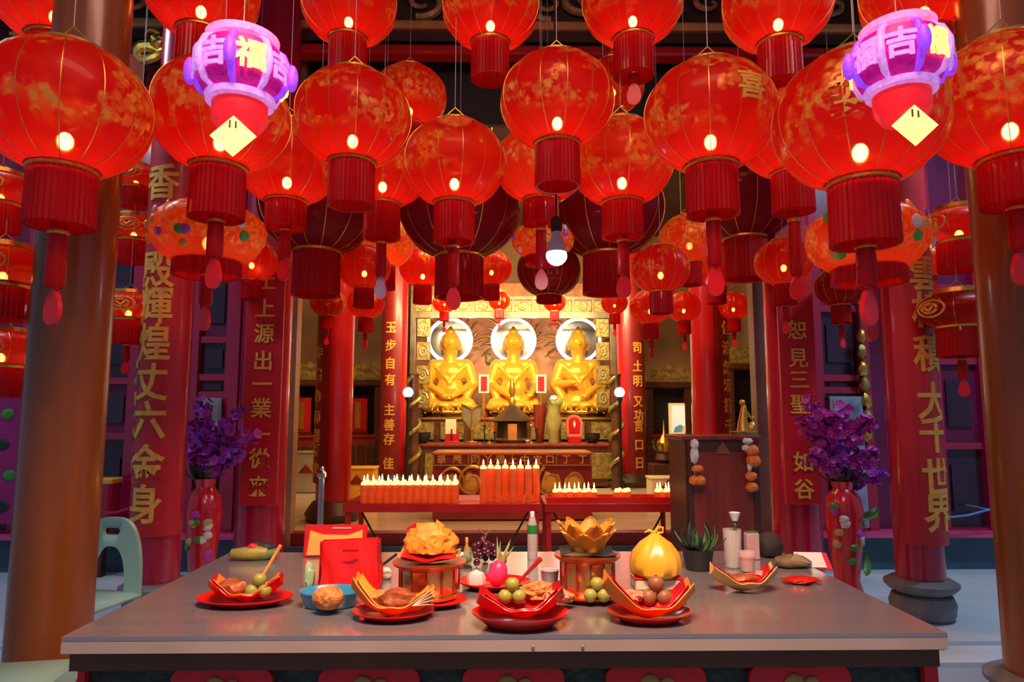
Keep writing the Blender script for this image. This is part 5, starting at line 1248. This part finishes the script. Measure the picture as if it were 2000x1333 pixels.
garland('jasmine garland with orange flowers at the right of the brown cabinet', 1460, [(-2, 862, 10, 6, WHF, 'jasmine_ring'), (-6, 875, 8, 6, WHF, 'jasmine_ring'), (6, 880, 13, 11, ORF, 'marigold'), (8, 900, 14, 12, ORF, 'marigold'), (0, 910, 5, 9, WHF, 'jasmine_ring'), (2, 929, 11, 9, ORF, 'marigold'), (3, 950, 12, 9, ORF, 'marigold')])
p = at_y(1452, 845, 4.6)
t = T('gilt_figurine', 'small gold figurine group on the brown cabinet', 'figurine', (p.x, 4.6, ch_+.027))
mb = MB(); capsule(mb, (0, 0, .02), (0, 0, .10), .045, .03); capsule(mb, (0, 0, .1), (.01, 0, .18), .028, .02); mb.ell((.0, 0, .215), .022, 10, 8); capsule(mb, (.02, 0, .16), (.06, -.01, .10), .012, .008); mb.ell((.06, 0, .04), (.03, .03, .045)); capsule(mb, (.075, 0, .0), (.075, 0, .22), .012, .006)
P(remesh(mb, 'figure', GOLD, .006, 2), 'figure', None, t); P(MB().lathe([(.09, 0), (.09, .02), (.08, .025)], 20), 'base', OLIVE, t)

# ================================================================== VASES OF PURPLE FLOWERS
def vase(label, px, ytop, ybot, Y, wpx, sprays, rz=0, leaf=False):
    p = at_y(px, ytop, Y); s = mpp(p); h = p.z; r = wpx/2*s
    t = T('flower_vase', label, 'vase', (p.x, Y, 0), rz)
    P(MB().lathe([(r*.75, 0), (r*.80, .03), (r*.62, .12), (r*.78, h*.35), (r*1.0, h*.72), (r*.85, h*.86), (r*.50, h*.93), (r*.62, h), (r*.5, h), (r*.4, h*.9)], 36), 'vase_body', mat('red_glaze', (.58, .010, .030), .22, 0, .15, 4, coat=.6), t)
    rnd = random.Random(px)
    for k in range(12):
        a = -math.pi/2+rnd.uniform(-1.2, 1.2); z = h*rnd.uniform(.3, .8); rr = r*(.78+.22*min(1, max(0, (z/h-.35)/.37)))
        P(lump((.035, .015, .03), .35, k+px, 2, 3), 'painted_blossom', (MAGP, WHF, GREENL, mat('pale_gold_bloom', (.5, .35, .12), .5))[k % 4], t, loc=(rr*math.cos(a), rr*math.sin(a), z), rot=(0, 0, a+math.pi/2))
    FL = []
    for nm, m_ in (('violet', PURP), ('magenta', MAGP)):
        mb = MB()
        for q in range(5):
            Mx = Matrix.Rotation(q*1.2566, 4, 'Z'); mb.sheet(lambda u, v: ((2*u-1)*.020*math.sin(math.pi*(.1+.85*v)), .034*v, .012*v*v), 2, 3, .002, Mx)
        FL.append(mb)
    for (dx, dz, L) in sprays:
        mb = MB(); end = Vector((dx*s, rnd.uniform(-.12, .05), dz*s)); base = Vector((0, 0, h*.96))
        ctrl = base+Vector((end.x*.25, end.y*.3, end.z*.75)); tip = base+end
        pts = [base*(1-u)**2+ctrl*2*u*(1-u)+tip*u*u for u in [q/10 for q in range(11)]]
        which = FL[rnd.random() < .5]
        for q in range(46):
            u = .30+.70*q/45; c0 = base*(1-u)**2+ctrl*2*u*(1-u)+tip*u*u
            off = Vector((rnd.gauss(0, 1), rnd.gauss(0, 1), rnd.gauss(0, 1))).normalized()*rnd.uniform(.015, .075)*L
            Mx = Matrix.Translation(c0+off) @ off.to_track_quat('Z', 'Y').to_matrix().to_4x4() @ Matrix.Scale(rnd.uniform(.8, 1.35), 4)
            mb.add(which.v, which.f, Mx)
        sp = P(mb, 'blossom_spray', PURP if which is FL[0] else MAGP, t, smooth=False)
        P(MB().tube(pts, .006, 5), 'stem', DGREEN, sp)
    for k in range(22):
        a = rnd.uniform(0, 6.28); P(leafmesh(rnd.uniform(.14, .26), .05, rnd.uniform(.3, 1.5)), 'dark_leaf', DGREEN, t, loc=(0, 0, h*.97), rot=(0, 0, a))
    if leaf:
        P(leafmesh(.26, .12, .3), 'green_leaf', GREENL, t, loc=(.05, -r*.9, h*.66), rot=(0, 0, -1.0)); P(leafmesh(.2, .05, .9), 'green_leaf', GREENL, t, loc=(.08, -r*.9, h*.2), rot=(0, 0, -.6))
vase('tall red vase of purple flowers at the left of the doorway', 402, 935, 1115, 5.3, 68, [(-28, 110, 1), (-5, 150, 1), (25, 90, 1), (60, 130, 1), (75, 60, 1.1), (-20, 50, .9), (30, 40, .8), (88, 95, 1)])
vase('tall red vase of purple flowers at the right of the doorway', 1645, 940, 1095, 5.3, 72, [(-75, 120, 1.1), (-55, 165, 1), (-20, 130, 1.1), (10, 150, 1), (45, 125, 1), (62, 60, 1), (70, 20, .9), (-70, 60, 1), (-15, 70, 1)], leaf=True)

# ================================================================== SIDE BAYS
p = at_y(198, 985, 6.0)
t = T('red_donation_box', 'red box with a yellow rim behind the left brown column', 'box', (p.x, 6.02, 0))
zt6 = at_y(198, 940, 6.0).z; zb6 = at_y(198, 1032, 6.0).z
P(MB().box((0, 0, (zt6+zb6)/2), (.22, .18, zt6-zb6), bev=.02), 'box_body', MAG, t); P(MB().box((0, 0, zt6), (.23, .19, .05), bev=.01), 'rim', GOPAP, t); P(MB().box((0, 0, zb6/2), (.08, .08, zb6)), 'post', DWOOD, t, smooth=False)
a = at_y(190, 1000, 5.86); b = at_y(262, 990, 5.86)
M1(MB().tube([a, (a+b)/2-Vector((0, 0, .03)), b, (b.x, 6.3, b.z)], .014, 6), 'barrier_rope', MAG, 'crimson rope hanging before the dark bay at left', 'rope')
a = at_y(1845, 1012, 6.0); b = at_y(1932, 996, 6.0)
M1(MB().tube([(a.x, 6.28, a.z), a, (a+b)/2-Vector((0, 0, .015)), b, (b.x, 6.3, b.z)], .010, 6), 'blue_cable', mat('blue_cable', (.12, .30, .55), .4), 'pale blue cable crossing the dark bay at right', 'cable')
for px, lb, x0, y0, y1, col in ((1660, 'grey-blue notice board on the facade behind the right vase', 66, 775, 1030, (.22, .26, .34)), (408, 'small framed picture behind the left purple flowers', 44, 778, 862, (.26, .24, .22))):
    p = at_y(px, (y0+y1)/2, 6.2); s = mpp(p); hh = (y1-y0)*s
    t = T('framed_notice', lb, 'picture frame', (p.x, 6.22, p.z-hh/2))
    P(MB().box((0, 0, hh/2), (x0*s, .03, hh), bev=.006), 'frame', mat('grey_frame', (.30, .30, .34), .4), t); P(MB().box((0, -.012, hh/2), (x0*s*.8, .02, hh-.06)), 'print', mat('notice_%d' % px, col, .4, 0, .5, 7), t, smooth=False)
p = at_y(1700, 740, 6.1); 
t = T('gilt_hanging', 'narrow gilt carved hanging left of the right character column', 'ornament', (p.x, 6.20, p.z-.5))
for k in range(7): P(lump((.045, .04, .07), .35, 80+k, 2), 'carved_piece', OLIVE if k % 2 else GOLD, t, loc=(.01*math.sin(k), 0, .15*k))
P(MB().tube([(0, .03, -.1), (0, .03, 1.2), (0, .13, 1.2)], .01, 5), 'rod', DWOOD, t)
p = at_y(258, 800, 6.1); 
t = T('gilt_hanging', 'narrow gilt carved hanging left of the left character column', 'ornament', (p.x, 6.20, p.z-.5))
for k in range(7): P(lump((.04, .04, .07), .35, 90+k, 2), 'carved_piece', OLIVE if k % 2 else GOLD, t, loc=(.01*math.sin(k), 0, .15*k))
P(MB().tube([(0, .03, -.1), (0, .03, 1.2), (0, .13, 1.2)], .01, 5), 'rod', DWOOD, t)
p = at_y(14, 900, 6.2)
t = T('mural_panel', 'magenta painted panel with green leaves at the far left edge', 'panel', (p.x, 6.2, p.z-.55))
P(MB().box((0, 0, .55), (.26, .03, 1.1)), 'panel', mat('magenta_paint', (.32, .01, .12), .4), t, smooth=False)
for k in range(4): P(MB().ell((.05*math.sin(k*2), -.02, .15+.27*k), (.06, .01, .05), 10, 6), 'painted_leaf', GREENL if k % 2 else DGREEN, t)
# gilt dragon bracket and loudspeakers up high
p = at_y(305, 108, 5.6)
t = T('gilt_dragon', 'gilt carved dragon bracket high at the left', 'carving', p)
P(MB().tube([(.16*math.cos(k*.45)*(1-k/40), -.05+.02*math.sin(k), .11*math.sin(k*.45)*(1-k/60)+.012*k-.1) for k in range(22)], [.06*(1-k/30) for k in range(22)], 8), 'dragon_body', GOLD, t)
P(lump((.09, .07, .07), .4, 77, 3), 'dragon_head', GOLD, t, loc=(.06, -.06, .08)); P(MB().box((0, .38, -.05), (.3, .76, .08)), 'bracket', DWOOD, t, smooth=False)
p = at_y(1872, 105, 5.6)
t = T('gilt_dragon', 'dark gilt dragon bracket high at the right', 'carving', p)
P(MB().tube([(.15*math.cos(k*.45+2)*(1-k/40), -.05+.02*math.sin(k), .12*math.sin(k*.45+2)*(1-k/60)+.012*k-.1) for k in range(22)], [.06*(1-k/30) for k in range(22)], 8), 'dragon_body', OLIVE, t)
P(lump((.09, .07, .07), .4, 78, 3), 'dragon_head', OLIVE, t, loc=(.0, -.06, .1)); P(MB().box((0, .38, -.05), (.3, .76, .08)), 'bracket', DWOOD, t, smooth=False)
for px, py, lb in ((238, 138, 'pale grey loudspeaker behind the left edge lantern'), (1908, 118, 'pale grey loudspeaker behind the right edge lantern')):
    p = at_y(px, py, 4.2)
    t = T('loudspeaker', lb, 'loudspeaker', p)
    P(MB().prism(roundrect(.18, .22, .05), -.08, .08), 'cabinet', WHITE, t); P(MB().prism(roundrect(.14, .18, .04), -.088, -.07), 'grille', mat('speaker_grille', (.45, .45, .45), .6), t); P(MB().tube([(0, 0, .1), (0, 0, 5.86-p.z)], .012, 6), 'drop_rod', SILVER, t)
